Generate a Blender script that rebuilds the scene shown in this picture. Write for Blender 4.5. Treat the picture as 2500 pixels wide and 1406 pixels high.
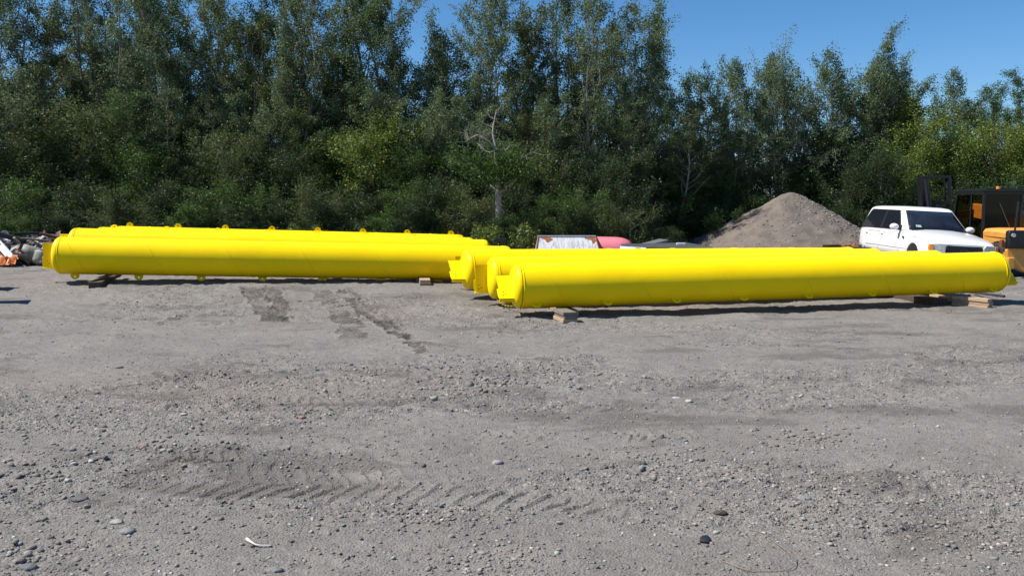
import bpy, bmesh, math, random
import numpy as np
from mathutils import Vector, Matrix, geometry
R = math.radians
PI = math.pi
scene = bpy.context.scene
for o in list(bpy.data.objects): bpy.data.objects.remove(o)
COL = scene.collection

# ------------------------------------------------------------------ camera
CAM_H, F, HZ = 1.78, 2100.0, 518.0            # eye height, focal length and horizon row in 2500 px units
PITCH = math.atan((703 - HZ) / F)
cd = bpy.data.cameras.new('camera'); cam = bpy.data.objects.new('camera', cd); COL.objects.link(cam)
cam.location = (0, 0, CAM_H); cam.rotation_euler = (PI / 2 - PITCH, 0, 0)
cd.sensor_width = 36; cd.lens = 36 * F / 2500 ; cd.clip_start = 0.1; cd.clip_end = 3000
scene.camera = cam
# ------------------------------------------------------------------ sky, sun, exposure
SUN_EL, SUN_AZ = R(53), R(7)                 # sun stands to the left, a little to the camera's side
SV = Vector((-math.cos(SUN_EL) * math.cos(SUN_AZ), -math.cos(SUN_EL) * math.sin(SUN_AZ), math.sin(SUN_EL)))
w = bpy.data.worlds.new('World'); scene.world = w; w.use_nodes = True
nt = w.node_tree; nt.nodes.clear()
sky = nt.nodes.new('ShaderNodeTexSky'); sky.sky_type = 'NISHITA'; sky.sun_disc = False
sky.sun_elevation = SUN_EL; sky.sun_rotation = math.atan2(SV.x, SV.y)
sky.altitude = 0; sky.air_density = 0.95; sky.dust_density = 0.0; sky.ozone_density = 6.0
bg = nt.nodes.new('ShaderNodeBackground'); bg.inputs[1].default_value = 0.084
wo = nt.nodes.new('ShaderNodeOutputWorld')
hs = nt.nodes.new('ShaderNodeHueSaturation'); hs.inputs['Saturation'].default_value = 1.20
nt.links.new(sky.outputs[0], hs.inputs['Color']); nt.links.new(hs.outputs[0], bg.inputs[0]); nt.links.new(bg.outputs[0], wo.inputs[0])
sl = bpy.data.lights.new('sun', 'SUN'); sl.energy = 5.0; sl.angle = R(0.5); sl.color = (1, 0.945, 0.85)
sun = bpy.data.objects.new('sun', sl); COL.objects.link(sun)
sun.rotation_euler = SV.to_track_quat('Z', 'Y').to_euler(); sun.location = SV * 60
scene.view_settings.view_transform = 'Standard'; scene.view_settings.look = 'None'
scene.view_settings.exposure = 0.62; scene.view_settings.gamma = 1.0
scene.cycles.max_bounces = 6; scene.cycles.diffuse_bounces = 3; scene.cycles.transmission_bounces = 4
scene.cycles.transparent_max_bounces = 8

# ------------------------------------------------------------------ terrain and pixel helpers
def sst(a, b, x):
    t = np.clip((x - a) / (b - a), 0, 1); return t * t * (3 - 2 * t)
def ground_z(x, y):
    r = sst(13.5, 19.5, y)
    wl = 1 - sst(-10, 6, np.asarray(x, float))
    z = r * (0.12 + 0.33 * wl)
    z = z - 0.30 * sst(11.5, 15.5, np.asarray(x, float)) * sst(17, 22, y) * (1 - sst(30, 36, y))
    return z
def gz(x, y): return float(ground_z(float(x), float(y)))
def P(u, v, Y):
    """world point seen at photo pixel (u,v) standing Y metres ahead"""
    d = Vector(((u - 1250) / F, 1.0, -(v - 703) / F))
    c, s = math.cos(-PITCH), math.sin(-PITCH)
    d = Vector((d.x, d.y * c - d.z * s, d.y * s + d.z * c))
    k = Y / d.y
    return Vector((d.x * k, Y, CAM_H + d.z * k))
def G(u, v):
    """point of the ground seen at photo pixel"""
    Y = 2.0
    while Y < 90:
        p = P(u, v, Y)
        if p.z <= gz(p.x, p.y): return Vector((p.x, p.y, gz(p.x, p.y)))
        Y += 0.02
    return P(u, v, 90)

# ------------------------------------------------------------------ materials
def newmat(name):
    m = bpy.data.materials.new(name); m.use_nodes = True
    n = m.node_tree; b = n.nodes['Principled BSDF']
    return m, n, b
def mat(name, col, rough=0.6, metal=0.0, var=0.12, scale=6.0, bump=0.0, bscale=40.0, col2=None, thresh=None, spec=0.5, stretch=None, coat=0):
    m, n, b = newmat(name)
    b.inputs['Roughness'].default_value = rough; b.inputs['Metallic'].default_value = metal
    b.inputs['Specular IOR Level'].default_value = spec
    if coat: b.inputs['Coat Weight'].default_value = coat; b.inputs['Coat Roughness'].default_value = 0.08
    tc = n.nodes.new('ShaderNodeTexCoord'); vec = tc.outputs['Object']
    if stretch:
        mp = n.nodes.new('ShaderNodeMapping'); mp.inputs['Scale'].default_value = stretch
        n.links.new(vec, mp.inputs[0]); vec = mp.outputs[0]
    nz = n.nodes.new('ShaderNodeTexNoise'); nz.inputs['Scale'].default_value = scale; nz.inputs['Detail'].default_value = 6
    nz.inputs['Roughness'].default_value = 0.65
    n.links.new(vec, nz.inputs[0])
    cr = n.nodes.new('ShaderNodeValToRGB')
    c2 = col2 or tuple(c * (1 - var * 2) for c in col)
    lo, hi = thresh or (0.3, 0.7)
    cr.color_ramp.elements[0].position = lo; cr.color_ramp.elements[0].color = (*c2, 1)
    cr.color_ramp.elements[1].position = hi; cr.color_ramp.elements[1].color = (*col, 1)
    n.links.new(nz.outputs[0], cr.inputs[0]); n.links.new(cr.outputs[0], b.inputs['Base Color'])
    if bump:
        nb = n.nodes.new('ShaderNodeTexNoise'); nb.inputs['Scale'].default_value = bscale; nb.inputs['Detail'].default_value = 5
        n.links.new(vec, nb.inputs[0])
        bp = n.nodes.new('ShaderNodeBump'); bp.inputs['Strength'].default_value = bump; bp.inputs['Distance'].default_value = 0.02
        n.links.new(nb.outputs[0], bp.inputs['Height']); n.links.new(bp.outputs[0], b.inputs['Normal'])
    return m
def island_mat(name, cols, rough=0.5, spec=0.5, transl=0.0, bump=0):
    """each loose piece of the mesh (leaf, pebble) takes its own colour"""
    m, n, b = newmat(name)
    g = n.nodes.new('ShaderNodeNewGeometry'); cr = n.nodes.new('ShaderNodeValToRGB')
    e = cr.color_ramp.elements
    while len(e) < len(cols): e.new(0.5)
    for i, c in enumerate(cols):
        e[i].position = i / (len(cols) - 1); e[i].color = (*c, 1)
    n.links.new(g.outputs['Random Per Island'], cr.inputs[0])
    b.inputs['Roughness'].default_value = rough; b.inputs['Specular IOR Level'].default_value = spec
    n.links.new(cr.outputs[0], b.inputs['Base Color'])
    if bump:
        tc = n.nodes.new('ShaderNodeTexCoord'); nb = n.nodes.new('ShaderNodeTexNoise'); nb.inputs['Scale'].default_value = 120
        bp = n.nodes.new('ShaderNodeBump'); bp.inputs['Strength'].default_value = bump; bp.inputs['Distance'].default_value = 0.01
        n.links.new(tc.outputs['Object'], nb.inputs[0]); n.links.new(nb.outputs[0], bp.inputs['Height']); n.links.new(bp.outputs[0], b.inputs['Normal'])
    if transl:
        t = n.nodes.new('ShaderNodeBsdfTranslucent'); mx = n.nodes.new('ShaderNodeMixShader'); mx.inputs[0].default_value = transl
        hs = n.nodes.new('ShaderNodeHueSaturation'); hs.inputs['Value'].default_value = 1.5; hs.inputs['Hue'].default_value = 0.485
        n.links.new(cr.outputs[0], hs.inputs['Color']); n.links.new(hs.outputs[0], t.inputs[0])
        out = [x for x in n.nodes if x.type == 'OUTPUT_MATERIAL'][0]
        n.links.new(b.outputs[0], mx.inputs[1]); n.links.new(t.outputs[0], mx.inputs[2]); n.links.new(mx.outputs[0], out.inputs[0])
    return m

M = {}
M['white_paint'] = mat('white_paint', (0.80, 0.80, 0.80), 0.25, var=0.02, scale=2, coat=0.6)
M['black_glass'] = mat('dark_glass', (0.012, 0.015, 0.022), 0.05, var=0.1, spec=0.6)
M['shield_glass'] = mat('windscreen_glass', (0.022, 0.028, 0.042), 0.06, var=0.35, scale=1.6, spec=0.45)
M['black'] = mat('black_plastic', (0.02, 0.02, 0.022), 0.45)
M['rubber'] = mat('tyre_rubber', (0.025, 0.024, 0.024), 0.85, bump=0.3)
M['rim'] = mat('grey_wheel_metal', (0.45, 0.45, 0.46), 0.35, metal=0.7)
M['chrome'] = mat('bright_metal', (0.7, 0.7, 0.72), 0.15, metal=1.0, var=0.05)
M['lamp'] = mat('lamp_lens', (0.70, 0.71, 0.68), 0.08, var=0.25, scale=18, spec=0.9)
M['amber'] = mat('amber_lens', (0.80, 0.27, 0.03), 0.15, var=0.1)
M['orange_paint'] = mat('orange_machine_paint', (0.70, 0.33, 0.065), 0.45, var=0.10, scale=7, bump=0.1)
M['black_steel'] = mat('black_painted_steel', (0.013, 0.013, 0.016), 0.38, var=0.25, scale=9)
M['dark_steel'] = mat('worn_dark_steel', (0.05, 0.047, 0.047), 0.6, var=0.3, scale=12)
M['grey_steel'] = mat('grey_steel', (0.20, 0.205, 0.22), 0.4, metal=0.3)
M['cab_glass'] = mat('smoked_cab_glass', (0.007, 0.010, 0.009), 0.04, var=0.3, scale=2.5, spec=0.16)
M['brown_glass'] = mat('brown_cab_glass', (0.060, 0.042, 0.026), 0.08, var=0.35, scale=3.5, spec=0.5)
M['wood'] = mat('sawn_timber', (0.42, 0.30, 0.19), 0.8, scale=9, col2=(0.24, 0.16, 0.10), bump=0.4, stretch=(1, 9, 9))
M['pale_wood'] = mat('pale_timber', (0.50, 0.36, 0.23), 0.8, scale=7, col2=(0.30, 0.21, 0.14), bump=0.4, stretch=(1.2, 8, 8))
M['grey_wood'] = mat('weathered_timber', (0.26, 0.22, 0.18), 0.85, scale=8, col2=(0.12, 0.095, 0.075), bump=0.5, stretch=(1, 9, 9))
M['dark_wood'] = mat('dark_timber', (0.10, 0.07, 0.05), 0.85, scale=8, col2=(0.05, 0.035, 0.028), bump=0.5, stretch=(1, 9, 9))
M['brown_wood'] = mat('rotten_brown_board', (0.20, 0.085, 0.05), 0.85, scale=8, col2=(0.06, 0.03, 0.022), bump=0.5)
M['rusty_white'] = mat('rusty_white_steel', (0.62, 0.62, 0.64), 0.6, scale=5.5, col2=(0.34, 0.34, 0.36), thresh=(0.36, 0.55), bump=0.2, stretch=(3.2, 1, 0.8))
M['rust'] = mat('rusty_steel', (0.42, 0.15, 0.05), 0.85, scale=12, col2=(0.16, 0.06, 0.03), bump=0.5)
M['pink'] = mat('faded_pink_gelcoat', (0.72, 0.20, 0.25), 0.35, var=0.06, scale=2)
M['orange_tarp'] = mat('orange_tarpaulin', (0.62, 0.165, 0.022), 0.55, var=0.15, scale=8)
M['black_tarp'] = mat('black_sheeting', (0.022, 0.024, 0.030), 0.5, var=0.2, scale=8)
M['white_plastic'] = mat('dull_white_plastic', (0.34, 0.33, 0.29), 0.55, col2=(0.14, 0.14, 0.11), scale=5)
M['white_metal'] = mat('white_channel_metal', (0.66, 0.68, 0.74), 0.45, var=0.08)
M['deck'] = mat('dark_grey_cover', (0.075, 0.085, 0.095), 0.5, var=0.2)
M['bone'] = mat('bleached_stick', (0.62, 0.60, 0.54), 0.7, var=0.1)
M['twig'] = mat('dry_stalk', (0.26, 0.20, 0.14), 0.8)

# yellow paint with faint grime and scuffs
def yellow_paint():
    m, n, b = newmat('yellow_gloss_paint')
    L = n.links
    tc = n.nodes.new('ShaderNodeTexCoord')
    nz = n.nodes.new('ShaderNodeTexNoise'); nz.inputs['Scale'].default_value = 1.3; nz.inputs['Detail'].default_value = 7
    cr = n.nodes.new('ShaderNodeValToRGB')
    cr.color_ramp.elements[0].position = 0.30; cr.color_ramp.elements[0].color = (0.86, 0.60, 0.003, 1)
    cr.color_ramp.elements[1].position = 0.62; cr.color_ramp.elements[1].color = (0.92, 0.66, 0.003, 1)
    L.new(tc.outputs['Object'], nz.inputs[0]); L.new(nz.outputs[0], cr.inputs[0])
    mp = n.nodes.new('ShaderNodeMapping'); mp.inputs['Scale'].default_value = (1.2, 4, 4)
    n2 = n.nodes.new('ShaderNodeTexNoise'); n2.inputs['Scale'].default_value = 3.2; n2.inputs['Detail'].default_value = 9
    c2 = n.nodes.new('ShaderNodeValToRGB')
    c2.color_ramp.elements[0].position = 0.755; c2.color_ramp.elements[0].color = (0, 0, 0, 1)
    c2.color_ramp.elements[1].position = 0.79; c2.color_ramp.elements[1].color = (1, 1, 1, 1)
    mx = n.nodes.new('ShaderNodeMix'); mx.data_type = 'RGBA'
    L.new(tc.outputs['Object'], mp.inputs[0]); L.new(mp.outputs[0], n2.inputs[0]); L.new(n2.outputs[0], c2.inputs[0])
    L.new(c2.outputs[0], mx.inputs[0]); L.new(cr.outputs[0], mx.inputs[6]); mx.inputs[7].default_value = (0.16, 0.10, 0.03, 1)
    L.new(mx.outputs[2], b.inputs['Base Color'])
    b.inputs['Roughness'].default_value = 0.34; b.inputs['Specular IOR Level'].default_value = 0.13
    nb = n.nodes.new('ShaderNodeTexNoise'); nb.inputs['Scale'].default_value = 2.0; nb.inputs['Detail'].default_value = 3
    bp = n.nodes.new('ShaderNodeBump'); bp.inputs['Strength'].default_value = 0.25; bp.inputs['Distance'].default_value = 0.02
    L.new(tc.outputs['Object'], nb.inputs[0]); L.new(nb.outputs[0], bp.inputs['Height']); L.new(bp.outputs[0], b.inputs['Normal'])
    return m
M['yellow'] = yellow_paint()

# ------------------------------------------------------------------ mesh builder
class MB:
    def __init__(s): s.v = []; s.f = []; s.sm = []
    def add(s, vs, fs, smooth=False):
        o = len(s.v); s.v += [tuple(p) for p in vs]
        for f in fs: s.f.append(tuple(i + o for i in f)); s.sm.append(smooth)
    def box(s, c, d, rot=None, taper=None):
        vs = []
        for sx in (-1, 1):
            for sy in (-1, 1):
                for sz in (-1, 1):
                    p = Vector((sx * d[0] / 2, sy * d[1] / 2, sz * d[2] / 2))
                    if taper and sz > 0: p.x *= taper[0]; p.y *= taper[1]
                    if rot is not None: p = rot @ p
                    vs.append(p + Vector(c))
        s.add(vs, [(0, 1, 3, 2), (4, 6, 7, 5), (0, 4, 5, 1), (2, 3, 7, 6), (0, 2, 6, 4), (1, 5, 7, 3)])
    def bar(s, a, b, w, h, up=(0, 0, 1)):
        a, b = Vector(a), Vector(b); x = (b - a); L = x.length; x.normalize()
        y = Vector(up).cross(x)
        if y.length < 1e-4: y = Vector((0, 1, 0)).cross(x)
        y.normalize(); z = x.cross(y)
        s.box((a + b) / 2, (L, w, h), Matrix((x, y, z)).transposed())
    def tube(s, pts, rad, n=10, cap=True, closed=False):
        pts = [Vector(p) for p in pts]
        rad = rad if hasattr(rad, '__len__') else [rad] * len(pts)
        vs = []; fs = []
        up = Vector((0, 0, 1))
        for i, p in enumerate(pts):
            if closed: t = pts[(i + 1) % len(pts)] - pts[i - 1]
            else: t = pts[min(i + 1, len(pts) - 1)] - pts[max(i - 1, 0)]
            t.normalize()
            a = up.cross(t)
            if a.length < 0.05: a = Vector((0, 1, 0)).cross(t)
            a.normalize(); b = t.cross(a)
            for k in range(n):
                q = 2 * PI * k / n; vs.append(p + (a * math.cos(q) + b * math.sin(q)) * rad[i])
        m = len(pts)
        for i in range(m if closed else m - 1):
            j = (i + 1) % m
            for k in range(n):
                fs.append((i * n + k, i * n + (k + 1) % n, j * n + (k + 1) % n, j * n + k))
        s.add(vs, fs, True)
        if cap and not closed:
            s.add(vs[:n], [tuple(range(n))[::-1]]); s.add(vs[-n:], [tuple(range(n))])
    def loft(s, rings, closed=True, caps=True, smooth=True):
        n = len(rings[0]); vs = [p for r in rings for p in r]; fs = []
        for i in range(len(rings) - 1):
            for k in range(n if closed else n - 1):
                fs.append((i * n + k, i * n + (k + 1) % n, (i + 1) * n + (k + 1) % n, (i + 1) * n + k))
        if caps: fs.append(tuple(range(n))[::-1]); fs.append(tuple((len(rings) - 1) * n + k for k in range(n)))
        s.add(vs, fs, smooth)
    def prism(s, outline, t, mt=None, holes=()):
        """outline in local xy, extruded along z by +-t/2, with holes cut through"""
        loops = [[Vector((*p, 0)) for p in outline]] + [[Vector((*p, 0)) for p in h] for h in holes]
        flat = [p for l in loops for p in l]
        tri = geometry.tessellate_polygon(loops)
        N = len(flat); mt = mt or Matrix.Identity(4)
        vs = [mt @ (p + Vector((0, 0, t / 2))) for p in flat] + [mt @ (p - Vector((0, 0, t / 2))) for p in flat]
        fs = [tuple(f) for f in tri] + [tuple(i + N for i in f[::-1]) for f in tri]
        o = 0
        for l in loops:
            n = len(l)
            for i in range(n): fs.append((o + i, o + (i + 1) % n, N + o + (i + 1) % n, N + o + i))
            o += n
        s.add(vs, fs)
    def build(s, name, m, parent=None, bevel=0, seg=2, auto=True, wn=False):
        me = bpy.data.meshes.new(name); me.from_pydata(s.v, [], s.f)
        me.polygons.foreach_set('use_smooth', s.sm)
        bm = bmesh.new(); bm.from_mesh(me); bmesh.ops.recalc_face_normals(bm, faces=bm.faces); bm.to_mesh(me); bm.free()
        if isinstance(m, str): m = M[m]
        me.materials.append(m)
        o = bpy.data.objects.new(name, me); COL.objects.link(o)
        if bevel:
            b = o.modifiers.new('bevel', 'BEVEL'); b.width = bevel; b.segments = seg; b.limit_method = 'ANGLE'; b.angle_limit = R(40)
        if parent: o.parent = parent
        return o
def tag(o, label=None, cat=None, group=None, kind=None):
    if label: o['label'] = label
    if cat: o['category'] = cat
    if group: o['group'] = group
    if kind: o['kind'] = kind
    return o
def empty(name, loc, rz=0):
    e = bpy.data.objects.new(name, None); COL.objects.link(e); e.location = loc; e.rotation_euler = (0, 0, rz)
    e.empty_display_size = 0.3
    return e
def fastmesh(name, V, Fq, m, parent=None, smooth=False, attr=None):
    """numpy verts (n,3), faces (m,k) all of the same size"""
    me = bpy.data.meshes.new(name); k = Fq.shape[1]
    me.vertices.add(len(V)); me.vertices.foreach_set('co', np.ascontiguousarray(V, dtype=np.float32).ravel())
    me.loops.add(Fq.size); me.loops.foreach_set('vertex_index', np.ascontiguousarray(Fq, dtype=np.int32).ravel())
    me.polygons.add(len(Fq)); me.polygons.foreach_set('loop_start', np.arange(0, Fq.size, k, dtype=np.int32))
    me.polygons.foreach_set('loop_total', np.full(len(Fq), k, dtype=np.int32))
    me.polygons.foreach_set('use_smooth', np.full(len(Fq), smooth, dtype=bool))
    me.update(calc_edges=True)
    if attr is not None:
        a = me.color_attributes.new('soil', 'FLOAT_COLOR', 'POINT')
        a.data.foreach_set('color', np.ascontiguousarray(attr, dtype=np.float32).ravel())
    me.materials.append(m)
    o = bpy.data.objects.new(name, me); COL.objects.link(o)
    if parent: o.parent = parent
    return o

# ------------------------------------------------------------------ noise
def hsh(ix, iy, seed):
    h = (ix.astype(np.int64) * 374761393 + iy.astype(np.int64) * 668265263 + seed * 974634777) & 0xffffffff
    h = ((h ^ (h >> 13)) * 1274126177) & 0xffffffff
    return ((h ^ (h >> 16)) & 0xffff) / 65535.0
def vnoise(x, y, f, seed=0):
    x = x * f; y = y * f; ix = np.floor(x); iy = np.floor(y); fx = x - ix; fy = y - iy
    fx = fx * fx * (3 - 2 * fx); fy = fy * fy * (3 - 2 * fy)
    a = hsh(ix, iy, seed); b = hsh(ix + 1, iy, seed); c = hsh(ix, iy + 1, seed); d = hsh(ix + 1, iy + 1, seed)
    return (a * (1 - fx) + b * fx) * (1 - fy) + (c * (1 - fx) + d * fx) * fy - 0.5
def fbm(x, y, f, o=4, seed=0, g=0.5):
    s = 0; a = 1
    for i in range(o):
        s = s + a * vnoise(x + 13.7 * i, y - 7.3 * i, f * 2 ** i, seed + i); a *= g
    return s

# ------------------------------------------------------------------ ground
def ground():
    ang = np.concatenate([np.linspace(-80, -42, 14)[:-1], np.linspace(-42, -34, 40)[:-1], np.linspace(-34, 34, 900), np.linspace(34, 42, 40)[1:], np.linspace(42, 80, 14)[1:]])
    ang = np.radians(ang)
    yy = np.concatenate([np.linspace(-2.6, 3.2, 14)[:-1], np.geomspace(5.6, 17, 880)[:-1] - 2.4, np.geomspace(17, 45, 420)[:-1] - 2.4, np.geomspace(45, 900, 30) - 2.4])
    Y, A = np.meshgrid(yy, ang, indexing='ij')
    X = (Y + 3) * np.tan(A) * 0.92
    Z = ground_z(X, Y)
    fade = 1 - sst(24, 40, Y)
    near = 1 - sst(13, 24, Y)
    wx = X + 0.6 * fbm(X, Y, 0.5, 2, 40); wy = Y + 0.6 * fbm(X, Y, 0.5, 2, 41)
    Z = Z + fade * (0.035 * fbm(wx, wy * 1.6, 0.45, 3, 1) + 0.030 * fbm(wx, wy * 1.8, 2.1, 4, 7, .6))
    Zs = Z.copy()
    rough = sst(-0.12, 0.32, fbm(wx * 0.6, wy * 1.4, 0.55, 3, 11))      # where loose gravel lies
    Z = Z + fade * (0.35 + rough) * (0.026 * fbm(X, Y * 1.3, 6, 3, 20) - 0.030 * np.clip(np.abs(fbm(wx * .8, wy * 1.7, 1.9, 3, 31)) * -6 + .55, 0, 1))
    Z = Z + near * (0.011 * (0.3 + rough) * np.abs(fbm(X, Y, 20, 2, 23)) + 0.005 * (0.3 + rough) * fbm(X, Y, 55, 1, 27))
    soil = np.zeros(X.shape + (4,)); soil[..., 3] = 1
    mud = np.zeros(X.shape); red = sst(0.10, 0.5, fbm(X, Y, 0.35, 3, 55)) * 0.6; smooth = np.zeros(X.shape)

    def track(pix, width, depth, pitch=0.14, chev=0.9, m=0.0, sm=0.0, edge=0.02, ragged=0.0, seed=0):
        nonlocal Z, mud, smooth, rough
        pts = [G(*p) for p in pix]
        s0 = 0; Ltot = sum(math.hypot(b.x - a.x, b.y - a.y) for a, b in zip(pts[:-1], pts[1:]))
        for a, b in zip(pts[:-1], pts[1:]):
            d = (b - a); L = math.hypot(d.x, d.y); tx, ty = d.x / L, d.y / L
            sx = (X - a.x) * tx + (Y - a.y) * ty
            t = -(X - a.x) * ty + (Y - a.y) * tx
            msk = (sx > 0) & (sx <= L) & (np.abs(t) < width * 0.8)
            if msk.any():
                ss, t2 = sx[msk] + s0, t[msk]
                wob = t2 + (0.05 + .14 * (m > .5)) * vnoise(X[msk], Y[msk], 3, 60 + seed) + .06 * (m > .5) * vnoise(X[msk], Y[msk], 11, 61 + seed)
                inside = 1 - sst(width * 0.42, width * 0.52, np.abs(wob))
                if ragged: inside = inside * sst(-0.18, 0.08, vnoise(X[msk], Y[msk], 2.3, 80 + seed) + (0.22 - ragged * 0.3))
                saw = ((ph0 := (ss + np.abs(t2) * chev) / pitch + 0.5 * vnoise(X[msk], Y[msk], 5, 90) + np.where(t2 > 0, .5, 0)) % 1.0)
                inside = inside * sst(0, 0.5, ss + 0.5 * vnoise(X[msk], Y[msk], 4, 99)) * sst(0, 0.5, Ltot - ss + 0.5 * vnoise(X[msk], Y[msk], 4, 98))
                ph = (ss + np.abs(t2) * chev) / pitch + 0.4 * vnoise(X[msk], Y[msk], 9, 90)
                side = np.where(t2 > 0, 0.5, 0.0)
                lug = sst(0.25, 0.45, np.abs(((ph + side) % 1.0) - 0.5))
                lug = lug * (0.35 + 1.1 * np.clip(vnoise(X[msk], Y[msk], 4, 93) + 0.5, 0, 1))
                if m < .3:
                    Z[msk] += (Zs[msk] - Z[msk]) * inside * .8; rough[msk] *= 1 - .9 * inside
                rel_ = (saw ** 3.0 * (0.3 + 1.2 * np.clip(vnoise(X[msk], Y[msk], 3, 93) + 0.45, 0, 1)) - 0.35) if m < .3 else (0.7 * lug - 0.5)
                Z[msk] += inside * depth * rel_ + depth * (0.7 if m > .3 else .25) * sst(0, .6, ss) * sst(0, .6, Ltot - ss) * np.exp(-((np.abs(wob) - width * 0.52) / edge) ** 2) * (vnoise(X[msk], Y[msk], 6, 95) + 0.5)
                mud[msk] = np.maximum(mud[msk], inside * m * (0.35 + 0.85 * lug) * (0.5 + 0.9 * (vnoise(X[msk], Y[msk], 7, 97) + 0.5)))
                smooth[msk] = np.maximum(smooth[msk], inside * sm)
            s0 += L
    # cross-country tread in the foreground and the churned marks in front of the pipes
    track([(380, 1168), (760, 1178), (1100, 1186), (1480, 1212), (1800, 1216)], 0.66, 0.020, 0.14, 0.45, 0.05, ragged=0.05)
    track([(250, 1105), (420, 1118), (640, 1122)], 0.40, 0.02, 0.13, 0.5, 0.05, ragged=0.1, seed=22)
    track([(1430, 1062), (1560, 1060), (1700, 1066), (1850, 1075)], 0.40, 0.022, 0.13, 0.5, 0, ragged=0.15, seed=23)
    track([(560, 960), (760, 985), (980, 985)], 0.40, 0.022, 0.13, 0.5, 0, ragged=0.2, seed=24)
    track([(850, 1040), (1050, 1062), (1300, 1062), (1480, 1066)], 0.22, 0.016, 0.11, 0.5, 0, ragged=0.3, seed=2)
    track([(-60, 1370), (120, 1330), (260, 1290)], 0.42, 0.030, 0.12, 0.9, 0.05, ragged=0.1, seed=3)
    track([(560, 1225), (690, 1330), (830, 1430)], 0.24, 0.008, 0.6, 0.0, 0, sm=1.0, seed=4)
    track([(612, 698), (640, 740), (690, 790)], 0.50, 0.055, 0.15, 0.5, 1.1, ragged=0.02, seed=5)
    track([(655, 698), (700, 770)], 0.34, 0.05, 0.15, 0.5, 1.0, ragged=0.10, seed=6)
    track([(812, 700), (870, 745), (960, 812), (1050, 868)], 0.22, 0.055, 0.15, 0.4, 1.1, ragged=0.05, seed=7)
    track([(842, 702), (905, 748), (985, 812)], 0.16, 0.045, 0.14, 0.4, 0.95, ragged=0.15, seed=8)
    track([(780, 705), (840, 775), (880, 835)], 0.42, 0.03, 0.15, 0.5, 0.8, ragged=0.2, seed=9)
    track([(330, 708), (500, 720), (700, 735), (1120, 748)], 0.10, 0.04, 0.2, 0.2, 0.8, ragged=0.05, seed=10)
    track([(360, 800), (440, 775), (480, 762)], 0.24, 0.035, 0.14, 0.4, 0.9, ragged=0.1, seed=11)
    track([(0, 975), (250, 955), (560, 905), (720, 912)], 0.20, 0.02, 0.15, 0.4, 0.3, ragged=0.5, seed=12)
    track([(1500, 1120), (1640, 1112), (1800, 1080)], 0.10, 0.022, 0.2, 0.3, 0.35, ragged=0.3, seed=13)
    track([(700, 1005), (830, 992)], 0.16, 0.02, 0.08, 0.6, 0.35, ragged=0.1, seed=14)
    track([(1900, 782), (2060, 792), (2200, 800), (2330, 828)], 0.14, 0.018, 0.2, 0.3, 0.4, ragged=0.5, seed=15)
    track([(2280, 880), (2400, 900), (2560, 925)], 0.14, 0.018, 0.2, 0.3, 0.4, ragged=0.5, seed=16)
    track([(1180, 1110), (1330, 1125), (1420, 1150)], 0.30, 0.02, 0.14, 0.7, 0.3, ragged=0.4, seed=17)
    track([(-40, 835), (200, 815), (420, 830)], 0.18, 0.012, 0.2, 0.3, 0.3, ragged=0.5, seed=18)
    dark_streaks = sst(0.10, 0.5, fbm(wx, wy * 2.4, 0.9, 5, 66, .6)) * 0.5  # broad streaks of darker soil tone, stretched across the yard
    soil[..., 0] = np.clip(np.maximum(mud, dark_streaks), 0, 1); soil[..., 1] = np.clip(red, 0, 1); soil[..., 2] = np.clip(rough * (1 - smooth), 0, 1)
    ny, nx = X.shape
    V = np.stack([X, Y, Z], -1).reshape(-1, 3)
    I = np.arange(ny * nx).reshape(ny, nx)
    Q = np.stack([I[:-1, :-1], I[:-1, 1:], I[1:, 1:], I[1:, :-1]], -1).reshape(-1, 4)
    # ground behind the camera
    n0 = len(V); V = np.vstack([V, [[-900, -900, -0.03], [900, -900, -0.03], [900, -2.5, -0.03], [-900, -2.5, -0.03]]])
    Q = np.vstack([Q, [[n0, n0 + 1, n0 + 2, n0 + 3]]])
    col = np.vstack([soil.reshape(-1, 4), np.tile([[0, 0, 0.5, 1]], (4, 1))])
    m, n, b = newmat('gravel_soil'); L = n.links
    at = n.nodes.new('ShaderNodeVertexColor'); at.layer_name = 'soil'
    sp = n.nodes.new('ShaderNodeSeparateColor'); L.new(at.outputs[0], sp.inputs[0])
    tc = n.nodes.new('ShaderNodeTexCoord'); O = tc.outputs['Object']
    def noise(scale, det=6, rg=0.6):
        z = n.nodes.new('ShaderNodeTexNoise'); z.inputs['Scale'].default_value = scale; z.inputs['Detail'].default_value = det; z.inputs['Roughness'].default_value = rg
        L.new(O, z.inputs[0]); return z
    def ramp(src, p0, c0, p1, c1):
        r = n.nodes.new('ShaderNodeValToRGB'); r.color_ramp.elements[0].position = p0; r.color_ramp.elements[0].color = (*c0, 1)
        r.color_ramp.elements[1].position = p1; r.color_ramp.elements[1].color = (*c1, 1); L.new(src, r.inputs[0]); return r.outputs[0]
    def mix(fac, a, c):
        x = n.nodes.new('ShaderNodeMix'); x.data_type = 'RGBA'
        for s, q in ((0, fac), (6, a), (7, c)):
            if isinstance(q, tuple): x.inputs[s].default_value = (*q, 1)
            elif isinstance(q, float): x.inputs[s].default_value = q
            else: L.new(q, x.inputs[s])
        return x.outputs[2]
    def mul(a, c):
        x = n.nodes.new('ShaderNodeMath'); x.operation = 'MULTIPLY'
        for s, q in ((0, a), (1, c)):
            if isinstance(q, float): x.inputs[s].default_value = q
            else: L.new(q, x.inputs[s])
        return x.outputs[0]
    base = ramp(noise(0.9, 8).outputs[0], 0.32, (0.185, 0.172, 0.159), 0.68, (0.245, 0.229, 0.212))
    base = mix(mul(ramp(noise(14, 8, 0.7).outputs[0], 0.40, (0, 0, 0), 0.72, (1, 1, 1)), 0.55), base, (0.110, 0.101, 0.093))
    base = mix(mul(sp.outputs[1], 0.5), base, (0.195, 0.150, 0.125))
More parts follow.
